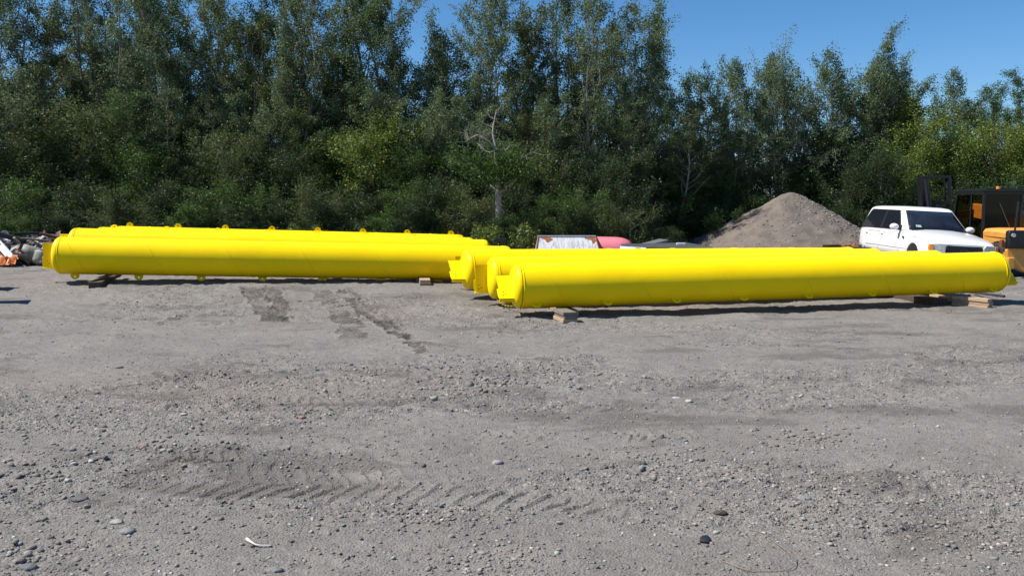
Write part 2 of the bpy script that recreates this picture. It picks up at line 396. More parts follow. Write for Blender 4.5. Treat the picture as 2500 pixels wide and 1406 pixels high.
    # grit: small stones of their own colours where loose gravel lies
    for sc, amt, thr in ((130, 0.9, 0.18), (70, 0.9, 0.17), (34, 0.85, 0.17)):
        vo = n.nodes.new('ShaderNodeTexVoronoi'); vo.inputs['Scale'].default_value = sc; L.new(O, vo.inputs[0])
        cs = n.nodes.new('ShaderNodeSeparateColor'); L.new(vo.outputs['Color'], cs.inputs[0])
        stone = n.nodes.new('ShaderNodeValToRGB'); e = stone.color_ramp.elements
        e[0].color = (0.075, 0.073, 0.07, 1); e[1].color = (0.46, 0.44, 0.40, 1); e[0].position = 0.1; e[1].position = 1.0
        x = e.new(0.55); x.color = (0.17, 0.16, 0.15, 1); x = e.new(0.8); x.color = (0.28, 0.262, 0.242, 1)
        L.new(cs.outputs[0], stone.inputs[0])
        disk = ramp(vo.outputs['Distance'], thr * 1.9, (1, 1, 1), thr * 2.5, (0, 0, 0))
        pick = ramp(cs.outputs[1], 0.35, (0, 0, 0), 0.42, (1, 1, 1))
        lo = n.nodes.new('ShaderNodeMapRange'); lo.inputs['To Min'].default_value = 0.25; L.new(sp.outputs[2], lo.inputs[0])
        base = mix(mul(mul(mul(disk, pick), lo.outputs[0]), amt), base, stone.outputs[0])
    base = mix(mul(sp.outputs[0], 0.8), base, (0.058, 0.050, 0.044))
    L.new(base, b.inputs['Base Color']); b.inputs['Roughness'].default_value = 0.92; b.inputs['Specular IOR Level'].default_value = 0.25
    h1 = noise(55, 6, 0.7); v1 = n.nodes.new('ShaderNodeTexVoronoi'); v1.inputs['Scale'].default_value = 70; L.new(O, v1.inputs[0])
    ad = n.nodes.new('ShaderNodeMath'); ad.operation = 'SUBTRACT'; L.new(h1.outputs[0], ad.inputs[0]); L.new(mul(v1.outputs['Distance'], 0.6), ad.inputs[1])
    bp = n.nodes.new('ShaderNodeBump'); bp.inputs['Strength'].default_value = 0.9; bp.inputs['Distance'].default_value = 0.016
    L.new(ad.outputs[0], bp.inputs['Height']); L.new(bp.outputs[0], b.inputs['Normal'])
    g = fastmesh('ground', V, Q, m, smooth=True, attr=col)
    tag(g, kind='structure')
    return X, Y, Z, rough
GX, GY, GZ, GR = ground()
# lookup of the built surface (rows are constant y)
_ry = GY[:, 0]
def surf(x, y):
    i = int(np.clip(np.searchsorted(_ry, y), 1, len(_ry) - 1)); j = int(np.clip(np.searchsorted(GX[i], x), 1, GX.shape[1] - 1))
    return float(GZ[i, j])
def surf_many(x, y):
    out = np.empty(len(x)); i = np.clip(np.searchsorted(_ry, y), 1, len(_ry) - 1)
    ta = GX[500] / (_ry[500] + 3)
    j = np.clip(np.searchsorted(ta, x / (_ry[i] + 3)), 1, GX.shape[1] - 1)
    return GZ[i, j], GR[i, j]

# ------------------------------------------------------------------ loose gravel
def ico():
    bm = bmesh.new(); bmesh.ops.create_icosphere(bm, subdivisions=1, radius=1)
    v = np.array([p.co[:] for p in bm.verts]); f = np.array([[q.index for q in x.verts] for x in bm.faces]); bm.free(); return v, f
def ico2():
    bm = bmesh.new(); bmesh.ops.create_icosphere(bm, subdivisions=2, radius=1)
    v = np.array([p.co[:] for p in bm.verts]); f = np.array([[q.index for q in x.verts] for x in bm.faces]); bm.free(); return v, f
rng = np.random.default_rng(5)
STONES = island_mat('stone_colours', [(0.11, 0.102, 0.095), (0.145, 0.136, 0.126), (0.17, 0.16, 0.148), (0.20, 0.19, 0.176), (0.235, 0.222, 0.206), (0.19, 0.168, 0.15), (0.23, 0.185, 0.162), (0.30, 0.285, 0.262), (0.165, 0.165, 0.16), (0.44, 0.42, 0.385)], 0.95, 0.08, bump=0.4)
def scatter(n, ymin, ymax, rmin, rmax, base, seed, power=2.4, name='gravel', bury=0.25, clump=0.75):
    rg = np.random.default_rng(seed)
    v0, f0 = base
    N = int(n * 3)
    th = np.tan(np.radians(rg.uniform(-33, 33, N)))
    t = rg.uniform(0, 1, N); y = ymin * (ymax / ymin) ** t
    x = (y + 0.5) * th
    z, r = surf_many(x, y)
    keep = rg.uniform(0, 1, N) < (1 - clump) + clump * r ** 1.6
    x, y, z = x[keep][:n], y[keep][:n], z[keep][:n]; n = len(x)
    rad = rmin * (rmax / rmin) ** (rg.uniform(0, 1, n) ** power)
    sc = np.stack([rad * rg.uniform(0.9, 1.5, n), rad * rg.uniform(0.7, 1.1, n), rad * rg.uniform(0.42, 0.8, n)], -1)
    a = rg.uniform(0, 2 * PI, n); ca, sa = np.cos(a), np.sin(a)
    V = v0[None] * (1 + rg.uniform(-0.20, 0.20, (n, len(v0), 1))) * sc[:, None]
    tl = rg.uniform(-0.35, 0.35, n)[:, None]
    V[..., 2] = V[..., 2] + V[..., 0] * tl
    X = V[..., 0] * ca[:, None] - V[..., 1] * sa[:, None]; Yv = V[..., 0] * sa[:, None] + V[..., 1] * ca[:, None]
    V = np.stack([X + x[:, None], Yv + y[:, None], V[..., 2] + (z + sc[:, 2] * (1 - 2 * bury))[:, None]], -1)
    Fq = f0[None] + (np.arange(n) * len(v0))[:, None, None]
    return V.reshape(-1, 3), Fq.reshape(-1, 3)
A1 = scatter(42000, 3.6, 18, 0.003, 0.0135, ico(), 1, 2.2, bury=.32)
A2 = scatter(1300, 3.6, 24, 0.009, 0.022, ico2(), 2, 2.8, clump=0.7, bury=.35)
def banks():
    rg = np.random.default_rng(44); v0, f0 = ico2(); Vs = []; Fs = []; o = 0
    for u0, u1, v0p, v1p, n, rmx in ((1040, 1300, 925, 965, 260, .045), (1180, 1250, 928, 945, 70, .05), (540, 660, 958, 992, 150, .032), (640, 770, 930, 955, 90, .035), (330, 560, 1060, 1110, 170, .036), (0, 240, 1095, 1175, 260, .036), (840, 1060, 885, 908, 190, .030), (1900, 2030, 1050, 1090, 170, .032),
                                     (1480, 1780, 1095, 1175, 330, .028), (1130, 1300, 1330, 1400, 160, .028), (450, 560, 905, 930, 70, .03), (1250, 1500, 895, 925, 140, .034), (0, 120, 1010, 1060, 90, .03), (700, 800, 1000, 1030, 60, .03), (0, 200, 1290, 1400, 120, .034), (1000, 1160, 1240, 1300, 110, .026), (2100, 2500, 1180, 1400, 200, .024), (1700, 2000, 860, 900, 120, .02)):
        for k in range(int(n * .8)):
            u = (u0 + u1) / 2 + (u1 - u0) * np.clip(rg.normal(0, .40), -1, 1); v = (v0p + v1p) / 2 + (v1p - v0p) * np.clip(rg.normal(0, .36), -1, 1)
            p = P(u, v, 1.0); t = CAM_H / (CAM_H - p.z); x, y = p.x * t, t; z = surf(x, y)
            r = .005 * (rmx * .62 / .005) ** (rg.uniform() ** 1.9)
            V = v0 * (1 + rg.uniform(-.20, .20, (len(v0), 1))) * np.array([r * rg.uniform(.9, 1.5), r, r * rg.uniform(.5, .85)]); a = rg.uniform(0, 6.28)
            V = np.stack([V[:, 0] * math.cos(a) - V[:, 1] * math.sin(a) + x, V[:, 0] * math.sin(a) + V[:, 1] * math.cos(a) + y, V[:, 2] + z + r * .28], -1)
            Vs.append(V); Fs.append(f0 + o); o += len(V)
    return np.vstack(Vs), np.vstack(Fs)
A3 = banks()
V = np.vstack([A1[0], A2[0], A3[0]]); Fq = np.vstack([A1[1], A2[1] + len(A1[0]), A3[1] + len(A1[0]) + len(A2[0])])
tag(fastmesh('gravel', V, Fq, STONES, smooth=True), 'loose grey gravel and pebbles strewn over the yard', 'gravel', kind='stuff')

# ------------------------------------------------------------------ yellow pontoon pipes
PR, PL, DOME = 0.381, 9.2, 0.14
def rrect(x0, y0, x1, y1, r, n=5, rs=None):
    rs = rs or (r, r, r, r); pts = []
    for (cx, cy, a0), rr in zip(((x1, y1, 0), (x0, y1, 90), (x0, y0, 180), (x1, y0, 270)), rs):
        sx = -1 if cx == x1 else 1; sy = -1 if cy == y1 else 1
        if rr == 0: pts.append((cx, cy)); continue
        for k in range(n + 1):
            a = R(a0 + 90 * k / n); pts.append((cx + sx * rr + rr * math.cos(a), cy + sy * rr + rr * math.sin(a)))
    return pts
def circ(cx, cy, r, n=14): return [(cx + r * math.cos(2 * PI * k / n), cy + r * math.sin(2 * PI * k / n)) for k in range(n)]
def pipe_meshes():
    d = {}
    NS = 72
    mb = MB(); rings = []
    for i in range(0, 41):
        x = PL * i / 40
        rings.append([(x, PR * math.sin(2 * PI * k / NS), PR * math.cos(2 * PI * k / NS)) for k in range(NS)])
    mb.loft(rings, caps=False)
    pts = []                                        # the spiral weld bead
    turns = PL / 1.52
    for i in range(int(turns * 56)):
        q = 2 * PI * i / 56; x = q / (2 * PI) * 1.52
        if x > PL: break
        pts.append((x, -(PR + 0.001) * math.sin(q), (PR + 0.001) * math.cos(q)))
    mb.tube(pts, 0.0065, 6)
    d['shell'] = mb
    mb = MB(); rings = []                            # a dished end, x<0 outward
    for i in range(13):
        a = PI / 2 * i / 12
        rr = PR * math.cos(a) ** 0.62 if i < 12 else 0.002
        rings.append([(-DOME * math.sin(a), rr * math.sin(2 * PI * k / NS), rr * math.cos(2 * PI * k / NS)) for k in range(NS)])
    rings.insert(0, [(0.012, *p[1:]) for p in rings[0]])
    mb.loft(rings, caps=False)
    mb.tube([(0.035, (PR + 0.001) * math.sin(2 * PI * k / 64), (PR + 0.001) * math.cos(2 * PI * k / 64)) for k in range(64)], 0.008, 6, closed=True)
    d['end_cap'] = mb
    # bracket plate lies in the xz plane of the pipe
    tr = Matrix(((1, 0, 0, 0), (0, 0, 1, 0), (0, 1, 0, 0), (0, 0, 0, 1)))
    mb = MB()
    mb.prism([(-0.365, 0.245), (-0.05, 0.245), (-0.01, 0.0), (-0.05, -0.28), (-0.285, -0.28), (-0.315, -0.27), (-0.335, -0.24)], 0.016, tr,
             [circ(-0.272, -0.125, 0.013), circ(-0.245, -0.175, 0.013), circ(-0.285, -0.200, 0.013)])
    d['end_bracket'] = mb
    mb = MB()
    mb.prism([(-0.375, -0.035), (-0.30, -0.035), (-0.30, -0.28), (-0.345, -0.27), (-0.372, -0.20)], 0.03, tr @ Matrix.Translation((0, 0, 0.025)))
    mb.prism([(-0.36, -0.28), (-0.08, -0.28), (-0.08, -0.262), (-0.36, -0.262)], 0.09, tr @ Matrix.Translation((0, 0, 0.03)))
    d['doubler_plate'] = mb
    mb = MB()
    mb.prism(circ(0, -0.018, 0.088, 28), 0.018, tr, [circ(0, -0.05, 0.019)])
    d['lifting_lug'] = mb
    return d
PM = pipe_meshes()
PIPE_PROTO = None
def copy_obj(o, parent):
    c = o.copy(); COL.objects.link(c); c.parent = parent; return c
def pontoon(pL, pR, roll, label, group):
    """pL, pR: axis points of both ends; roll: lugs' angle from straight down towards the camera"""
    global PIPE_PROTO
    pL, pR = Vector(pL), Vector(pR); x = (pR - pL).normalized(); y = Vector((0, 0, 1)).cross(x).normalized(); z = x.cross(y)
    rot = Matrix((x, y, z)).transposed().to_4x4()
    root = empty('pontoon_pipe', pL); root.rotation_euler = (rot @ Matrix.Rotation(-roll, 4, 'X')).to_euler()
    tag(root, label, 'steel pipe', group)
    if PIPE_PROTO is None:
        PIPE_PROTO = []
        PIPE_PROTO.append(PM['shell'].build('shell', 'yellow', root))
        for e in (0, 1):
            for k in ('end_cap', 'end_bracket', 'doubler_plate'):
                if e == 0: o = PM[k].build(k, 'yellow', root, bevel=0.003 if k != 'end_cap' else 0)
                else:
                    o = PIPE_PROTO[1 + ('end_cap', 'end_bracket', 'doubler_plate').index(k)].copy(); COL.objects.link(o)
                    o.scale = (-1, 1, 1); o.location = (PL, 0, 0)
                PIPE_PROTO.append(o)
        lug = None
        for i in range(8):
            if lug is None: lug = PM['lifting_lug'].build('lifting_lug', 'yellow', root, bevel=0.003); o = lug
            else: o = copy_obj(lug, root)
            o.location = (0.25 + i * (PL - 0.5) / 7, 0, -PR); PIPE_PROTO.append(o)
    else:
        for o in PIPE_PROTO: copy_obj(o, root)
    return root
PIPES = {}
def place(key, uL, vL, yL, uR, vR, yR, roll, label, group):
    """uL,vL / uR,vR: top of the tangent line at both ends in the photo"""
    a = P(uL, vL, yL); b = P(uR, vR, yR)
    a.z -= PR; b.z -= PR
    d = (b - a); m = (a + b) / 2; d.normalize()
    a = m - d * PL / 2; b = m + d * PL / 2
    PIPES[key] = (a, b); return pontoon(a, b, R(roll), label, group)
GL, GRR = 'four yellow pipes lying side by side at the left', 'four yellow pipes lying side by side at the right'
place('l1', 160, 578, 17.6, 1226, 601, 19.0, 0, 'nearest pipe of the left row, eye lugs hanging along its underside', GL)
place('l2', 196, 557, 19.3, 1172, 585, 20.7, 14, 'second pipe of the left row, just behind the one with lugs underneath', GL)
place('l3', 254, 554.5, 21.4, 1140, 580, 22.9, 205, 'third pipe of the left row, only its top strip and low lug bumps showing', GL)
place('l4', 296, 552, 23.3, 1118, 573, 24.7, 180, 'farthest pipe of the left row, eye lugs standing upright along its top', GL)
place('ra', 1262, 644, 14.6, 2432, 615, 16.3, 46, 'nearest yellow pipe of the right row, bright crescent lugs low on its side', GRR)
place('rb', 1205, 627, 15.6, 2285, 612, 17.6, 0, 'second pipe of the right row, upright end plate with three holes, chain below', GRR)
place('rc', 1150, 609, 16.5, 2130, 607, 19.0, 50, 'third pipe of the right row, tilted end plate with single hole showing', GRR)
place('rd', 1143, 609, 17.6, 2082, 604, 20.35, 0, 'farthest pipe of the right row, its cap hidden behind the third pipe', GRR)

# ------------------------------------------------------------------ timbers under the pipes
def timber(a, b, w, h, material, label, group=None, cat='timber', zoff=0.0, name='timber_block'):
    """board lying between ground points a and b (xy), zoff above the ground"""
    a = Vector((a[0], a[1], 0)); b = Vector((b[0], b[1], 0)); L = (b - a).length
    c = (a + b) / 2; z = (a[2] + 0)
    ga, gb = gz(*a[:2]), gz(*b[:2])
    mb = MB(); mb.box((0, 0, h / 2), (L, w, h))
    o = mb.build(name, material, None, bevel=0.006)
    ang = math.atan2(b.y - a.y, b.x - a.x); pit = -math.atan2(gb - ga, L)
    o.rotation_euler = (0, pit, ang); o.location = (c.x, c.y, (ga + gb) / 2 + zoff - 0.008)
    return tag(o, label, cat, group)
def under(key, t):
    a, b = PIPES[key]; p = a + (b - a) * t; return p
GB = 'timbers propping the yellow pipes'
# left row, left end: a dark beam running under the row with a pale plank on it
def cross(row, t, s0, s1):
    a = under(row[0], t); b = under(row[1], t); d = Vector((b.x - a.x, b.y - a.y)).normalized()
    return (a.x + d.x * s0, a.y + d.y * s0), (a.x + d.x * s1, a.y + d.y * s1)
p, q = cross(('l1', 'l4'), 0.085, -0.75, 5.7)
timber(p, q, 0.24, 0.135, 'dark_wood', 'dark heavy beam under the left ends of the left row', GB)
timber((p[0] - 0.13, p[1] + 0.05), (p[0] - 0.05, p[1] + 1.3), 0.10, 0.03, 'grey_wood', 'pale thin plank lying on the dark beam', GB, zoff=0.132, name='plank')
p, q = cross(('l1', 'l4'), 0.79, -0.30, 5.6)
timber(p, q, 0.16, 0.11, 'grey_wood', 'weathered beam under the right ends of the left row', GB)
timber((p[0] + 0.15, p[1] - 0.42), (p[0] + 0.07, p[1] + 0.10), 0.24, 0.065, 'grey_wood', 'lower short block in front of the left row near its right end', GB)
timber((p[0] + 0.14, p[1] - 0.40), (p[0] + 0.07, p[1] + 0.08), 0.22, 0.065, 'pale_wood', 'upper pale block in front of the left row near its right end', GB, zoff=0.067)
# right row, left end
p, q = cross(('ra', 'rd'), 0.095, -0.30, 3.5)
timber(p, q, 0.17, 0.115, 'wood', 'brown beam running under the left ends of the right row', GB)
b0 = G(1392, 786)
for k, (mm, lab, dx, ww) in enumerate((('pale_wood', 'bottom board of the block stack by the nearest right pipe', 0, 0.25), ('grey_wood', 'middle board of the block stack by the nearest right pipe', 0.012, 0.23), ('grey_wood', 'top board of the block stack by the nearest right pipe', -0.006, 0.235))):
    timber((b0.x + dx, b0.y - .05), (b0.x + dx - 0.14, b0.y + 0.45), ww, 0.056, mm, lab, GB, zoff=k * 0.058, name='board')
# right row, right end
p, q = cross(('ra', 'rd'), 0.868, -0.12, 3.9)
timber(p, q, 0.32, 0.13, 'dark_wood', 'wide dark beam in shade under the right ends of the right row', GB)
e0, e1 = G(2318, 742), G(2405, 752)
for k, lab in enumerate(('lowest of three planks stacked beyond the right ends', 'middle of three planks stacked beyond the right ends', 'topmost of three planks stacked beyond the right ends')):
    o = 0.02 * (k == 1)
    timber((e0.x + o, e0.y - 0.16), (e1.x + 0.02 + o, e1.y - 0.12), 0.18, 0.062, ('pale_wood', 'wood', 'pale_wood')[k], lab, GB, zoff=k * 0.064, name='plank')
e0, e1 = G(2190, 727), G(2246, 738)
timber((e0.x, e0.y), (e1.x, e1.y), 0.22, 0.045, 'grey_wood', 'short weathered board poking out left of the wide dark beam', GB, name='board')
timber((e0.x + 0.55, e0.y - 0.33), (e1.x + 0.50, e1.y - 0.15), 0.16, 0.085, 'pale_wood', 'pale end of timber beside the wide dark beam', GB, zoff=0.04)
e0, e1 = G(2335, 716), G(2452, 732)
timber((e0.x, e0.y), (e1.x, e1.y), 0.05, 0.05, 'dark_steel', 'thin dark bar lying behind the stacked planks', None, 'bar', zoff=0.05, name='steel_bar')

# chain hanging from the second right pipe's bracket
def chain():
    pts = []
    a = P(1212, 726, 15.5); b = P(1222, 740, 15.2); c = P(1262, 745, 14.9)
    path = []
    for i in range(9): path.append(a.lerp(b, i / 8) + Vector((0.01 * math.sin(i), 0, 0)))
    for i in range(1, 13): path.append(b.lerp(c, i / 12) + Vector((0, 0, -0.035 * math.sin(PI * i / 12))))
    mb = MB()
    for i in range(len(path) - 1):
        m = (path[i] + path[i + 1]) / 2; t = (path[i + 1] - path[i]).normalized()
        s = t.cross(Vector((0, 1, 0) if i % 2 else (0.3, 0.3, 1))).normalized()
        ring = [m + t * (0.022 * math.cos(2 * PI * k / 10)) + s * (0.013 * math.sin(2 * PI * k / 10)) for k in range(10)]
        mb.tube(ring, 0.005, 5, closed=True)
    o = mb.build('chain', mat('grimy_yellow_chain', (0.55, 0.42, 0.03), 0.6, col2=(0.08, 0.05, 0.03), scale=20, thresh=(0.4, 0.6)))
    tag(o, 'short grimy chain sagging between two pipe ends at the right row', 'chain')
chain()

# ------------------------------------------------------------------ gravel heap
def heap():
    C = P(1930, 470, 34.2); cx, cy, H = C.x, C.y, C.z
    n, mth = 110, 220
    rg = np.linspace(0, 1, n); th = np.linspace(0, 2 * PI, mth, endpoint=False)
    Rr, T = np.meshgrid(rg, th, indexing='ij')
    base_r = 4.45 + 0.25 * np.sin(T * 3 + 1) + 0.15 * np.sin(T * 5)
    r = Rr * base_r
    X = cx + r * np.cos(T); Y = cy + r * np.sin(T)
    g0 = 0.05
    Hh = H - g0
    z = Hh * np.clip(1 - (np.sqrt(r ** 2 + 0.42) - 0.65) / base_r * 1.03, 0, None)
    z = z - 0.10 * np.sin(np.clip(Rr, 0, 1) * PI) * (1 + np.sin(T * 2 + 2.3))
    z = z + (0.14 * fbm(X, Y, 0.8, 3, 3) + 0.07 * fbm(X, Y, 3.2, 3, 5)) * np.clip(r, 0, 1) + 0.03 * fbm(X, Y, 14, 3, 6)
    z = z - 0.16 * np.exp(-((T - R(232) - .12 * np.sin(r * 3)) / .07) ** 2) * sst(1.0, 1.8, r) * (1 - sst(3.2, 3.8, r)) * (.5 + fbm(X, Y, 3, 2, 77))
    sl = fbm(T * 1.3, r * 0.25, 1.3, 3, 9)      # slumped runnels
    z = z - 0.10 * np.clip(sl, 0, 1) * np.sin(Rr * PI)
    Z = np.where(Rr > 0.985, g0 - 0.15, z + g0)
    V = np.stack([X, Y, Z], -1).reshape(-1, 3); I = np.arange(n * mth).reshape(n, mth)
    J = np.roll(I, -1, 1)
    Q = np.stack([I[:-1], J[:-1], J[1:], I[1:]], -1).reshape(-1, 4)
    m = mat('heaped_sand', (0.165, 0.138, 0.118), 0.95, scale=1.6, col2=(0.110, 0.094, 0.082), bump=0.9, bscale=26, thresh=(0.35, 0.62), spec=0.2)
    root = empty('gravel_heap', (0, 0, 0)); root.location = (cx, cy, g0)
    V0 = V - np.array([cx, cy, g0])
    fastmesh('mound', V0, Q, m, root, smooth=True)
    rg2 = np.random.default_rng(8); N = 1900
    v0, f0 = ico()
    a = rg2.uniform(PI, 2 * PI, N); rr = np.sqrt(rg2.uniform(0.0, 1, N))
    a = np.where(rg2.uniform(0, 1, N) < 0.55, rg2.normal(R(318), 0.35, N), a)
    ii = np.clip((rr * (n - 2)).astype(int), 0, n - 2); jj = ((a % (2 * PI)) / (2 * PI) * mth).astype(int) % mth
    c = V0.reshape(n, mth, 3)[ii, jj]
    rad = 0.012 * (4.2 ** (rg2.uniform(0, 1, N) ** 1.8))
    VV = v0[None] * (1 + rg2.uniform(-.25, .25, (N, len(v0), 1))) * (rad[:, None, None] * np.array([1.2, 1, .8])) + c[:, None]
    FF = f0[None] + (np.arange(N) * len(v0))[:, None, None]
    o = fastmesh('stones', VV.reshape(-1, 3), FF.reshape(-1, 3), STONES, root, smooth=True); o['kind'] = 'stuff'
    tag(root, 'tall cone shaped heap of grey sandy gravel in front of the trees', 'gravel heap')
heap()

# ------------------------------------------------------------------ white sport utility truck
def suv():
    X0, Y0 = 12.82, 24.5
    root = empty('parked_truck', (X0, Y0, -0.035)); root.rotation_euler = (R(1.0), R(3.0), R(-1.2))
    tag(root, 'white sport utility truck with dark windows parked behind the right row of pipes', 'truck')
    st = [(-0.02, .78, .80, .52), (0.0, .86, .86, .46), (.05, .93, .915, .42), (.20, .965, .965, .40), (.5, .985, 1.04, .38), (.9, 1.0, 1.10, .38), (1.3, 1.005, 1.165, .38),
          (1.7, 1.005, 1.195, .38), (2.4, 1.0, 1.20, .38), (3.6, 1.0, 1.21, .38), (4.8, .99, 1.21, .40), (5.24, .97, 1.20, .44), (5.38, .92, 1.15, .5), (5.4, .85, 1.08, .55)]
    rings = []
    for s, w_, zt, zb in st:
        prof = [(.86, zb), (.97, zb + .07), (1.0, zb + .22), (1.0, (zb + zt) / 2 + .03), (.988, zt - .14), (.965, zt - .055), (.92, zt - .012), (.78, zt + .014), (.4, zt + .05), (0, zt + .06)]
        h = [(w_ * a, s, z) for a, z in prof]
        rings.append(h + [(-x, y, z) for x, y, z in h[-2::-1]])
    mb = MB(); mb.loft(rings)
    body = mb.build('body', 'white_paint', root)
    def ring(x, y0, y1, z, r=.12, n=5, bow=0.05):
        out = []
        for px, py in rrect(-x, y0, x, y1, r, n):
            out.append((px, py - (bow * (1 - (px / x) ** 2) if py < (y0 + y1) / 2 else -0.02 * (1 - (px / x) ** 2)), z))
        return out
    mb = MB()
    lv = [(.945, 1.60, 5.30, 1.17), (.93, 1.72, 5.27, 1.26), (.80, 2.38, 5.0, 1.78), (.783, 2.44, 4.94, 1.84), (.735, 2.55, 4.82, 1.89), (.60, 2.78, 4.6, 1.925), (.35, 3.1, 4.0, 1.935)]
    mb.loft([ring(*l) for l in lv])
    cabin = mb.build('cabin', 'white_paint', root)
    zA, zB = 1.26, 1.78
    def side(s, z, off, sgn=-1):
        t = (z - zA) / (zB - zA); x = .93 + (.80 - .93) * t
        return (sgn * (x + off), s, z)
    def sideglass(p, name, off, m_, par, sgn):
        mb = MB(); q = [side(s, z, off, sgn) for s, z in p]; q2 = [side(s, z, off - .02, sgn) for s, z in p]
        n = len(p); mb.add(q + q2, [tuple(range(n)), tuple(range(n, 2 * n))[::-1]] + [(i, (i + 1) % n, n + (i + 1) % n, n + i) for i in range(n)])
        return mb.build(name, m_, par)
    fw = [(2.16, 1.255), (2.46, 1.62), (2.62, 1.775), (3.42, 1.79), (3.52, 1.205), (2.2, 1.205)]
    rw = [(3.68, 1.205), (3.57, 1.79), (4.66, 1.78), (4.78, 1.73), (5.16, 1.29), (5.12, 1.215)]
    for sgn in (-1, 1):
        def grow(p, d):
            cx = sum(a for a, _ in p) / len(p); cz = sum(b for _, b in p) / len(p)
            return [(cx + (a - cx) * (1 + d), cz + (b - cz) * (1 + d * 2)) for a, b in p]
        f1 = sideglass(fw[:3] and [(2.06, 1.185), (2.10, 1.27), (2.41, 1.64), (2.56, 1.80), (4.70, 1.81), (4.83, 1.74), (5.22, 1.28), (5.16, 1.185)], 'window_seal', .004, 'black', root, sgn); sideglass(fw, 'side_window', .008, 'black_glass', f1, sgn)
        sideglass(rw, 'side_window', .008, 'black_glass', f1, sgn)
        # doors: thin shut lines, handles
        for hs in (3.36, 4.62):
            mb = MB(); mb.box((sgn * 1.012, hs, 1.03), (.03, .17, .035)); mb.build('door_handle', 'white_paint', root, bevel=.01)
        for hs in (2.02, 3.56):
            mb = MB(); mb.bar((sgn * 1.0005, hs, .5), (sgn * .9965, hs, 1.06), .008, .006); mb.build('door_gap', 'grey_steel', root)
        mb = MB(); mb.bar((sgn * 1.0035, 1.3, .64), (sgn * 1.002, 4.6, .65), .006, .014); mb.build('side_moulding', 'grey_steel', root)
        mb = MB(); mb.bar((sgn * .986, .7, 1.015), (sgn * .99, 4.9, 1.125), .006, .008); mb.build('body_crease', 'grey_steel', root)
        # mirror
        mb = MB()
        rr = [[(sgn * (1.16 + x), 2.06 + dy, 1.28 + z) for x, z in ((.13 * sc * math.cos(a) * 1.0, .10 * sc * math.sin(a)) for a in [2 * PI * k / 16 for k in range(16)])] for dy, sc in ((-.10, .35), (-.085, .75), (-.04, .97), (.03, 1.0), (.05, .95))]
        mb.loft(rr); mir = mb.build('side_mirror', 'white_paint', root)
        mb = MB(); mb.bar((sgn * .93, 2.11, 1.20), (sgn * 1.10, 2.08, 1.22), .07, .05); mb.box((sgn * .945, 2.12, 1.26), (.05, .16, .16)); mb.build('mirror_arm', 'black', mir, bevel=.01)
        # arches and wheels
        for ws in (.97, 4.45):
            mb = MB(); ar = []
            for k in range(17):
                a = PI * k / 16
                ar.append((sgn * 1.004, ws - .46 * math.cos(a), .40 + .46 * math.sin(a)))
            if ws < 2: mb.tube(ar, .022, 6); mb.build('wheel_arch', 'white_paint', root)
            mb = MB(); mb.prism([(.435 * math.cos(a), .435 * math.sin(a)) for a in [PI * k / 20 for k in range(21)]] if ws < 2 else [(.40, 0), (.38, .06), (.30, .10), (-.30, .10), (-.38, .06), (-.40, 0)], .012, Matrix.Translation((sgn * 1.003, ws, .40)) @ Matrix.Rotation(R(90), 4, 'Y') @ Matrix.Rotation(R(90), 4, 'Z'))
            mb.build('arch_recess', 'black', root)
            wh = empty('wheel', (sgn * .855, ws, .38)); wh.parent = root
            mb = MB(); prof = [(-.11, .24), (-.125, .33), (-.10, .375), (0, .382), (.10, .375), (.125, .33), (.11, .24)]
            mb.loft([[(a, r * math.cos(2 * PI * k / 32), r * math.sin(2 * PI * k / 32)) for a, r in prof] for k in range(33)], caps=False); mb.build('tyre', 'rubber', wh)
            mb = MB(); mb.tube([(-.10, 0, 0), (.10, 0, 0)], .24, 24); mb.build('rim', 'rim', wh)
        # badge behind the front wheel
        mb = MB(); mb.box((sgn * 1.006, 1.72, .985), (.008, .14, .05)); mb.box((sgn * 1.006, 1.68, .945), (.008, .06, .05)); mb.build('fender_vent', 'dark_steel', root)
    # windscreen
    def fr(x, z, off):
        t = (z - zA) / (zB - zA); hw = .93 + (.80 - .93) * t; s = 1.72 + (2.38 - 1.72) * t
        xx = x * hw; return (xx, s - .05 * (1 - x * x) - off * .8, z + off * .6)
    def front_panel(pts, off, name, m_, par):
        mb = MB(); nx = 10; rows = 4
        V = [[fr(pts[0][0] * (1 - j / rows) * (-1 + 2 * i / nx) * 1.0 + pts[1][0] * (j / rows) * (-1 + 2 * i / nx), pts[0][1] + (pts[1][1] - pts[0][1]) * j / rows, off) for i in range(nx + 1)] for j in range(rows + 1)]
        mb.loft(V, closed=False, caps=False)
        o = mb.build(name, m_, par); sm = o.modifiers.new('thick', 'SOLIDIFY'); sm.thickness = .006; return o
    seal = front_panel([(.93, 1.215), (.90, 1.80)], .004, 'windscreen_seal', 'black', root)
    front_panel([(.905, 1.235), (.875, 1.785)], .010, 'windscreen', 'shield_glass', seal)
    mb = MB(); mb.box((-.55, 1.76, 1.335), (.16, .004, .10), Matrix.Rotation(R(-52), 3, 'X')); mb.build('windscreen_sticker', mat('pale_green_sticker', (.35, .45, .38), .6), seal)
    for sx in (-1, 1):
        mb = MB(); mb.bar((sx * .35 - .3, 1.62, 1.22), (sx * .35 + .25, 1.66, 1.26), .012, .012); mb.build('wiper', 'black', root)
    mb = MB(); mb.box((0, 1.62, 1.225), (1.66, .10, .012)); mb.build('cowl', 'black', root, bevel=.004)
    # nose: hood lip, grille, lamps, bumper
    mb = MB(); mb.prism(rrect(-.52, .50, .52, .845, .05), .05, Matrix.Translation((0, -.012, 0)) @ Matrix.Rotation(R(90), 4, 'X')); gr = mb.build('grille', 'black', root)
    mb = MB()
    for k in range(13): mb.bar((-.48 + k * .08, -.043, .52), (-.48 + k * .08, -.043, .82), .010, .010)
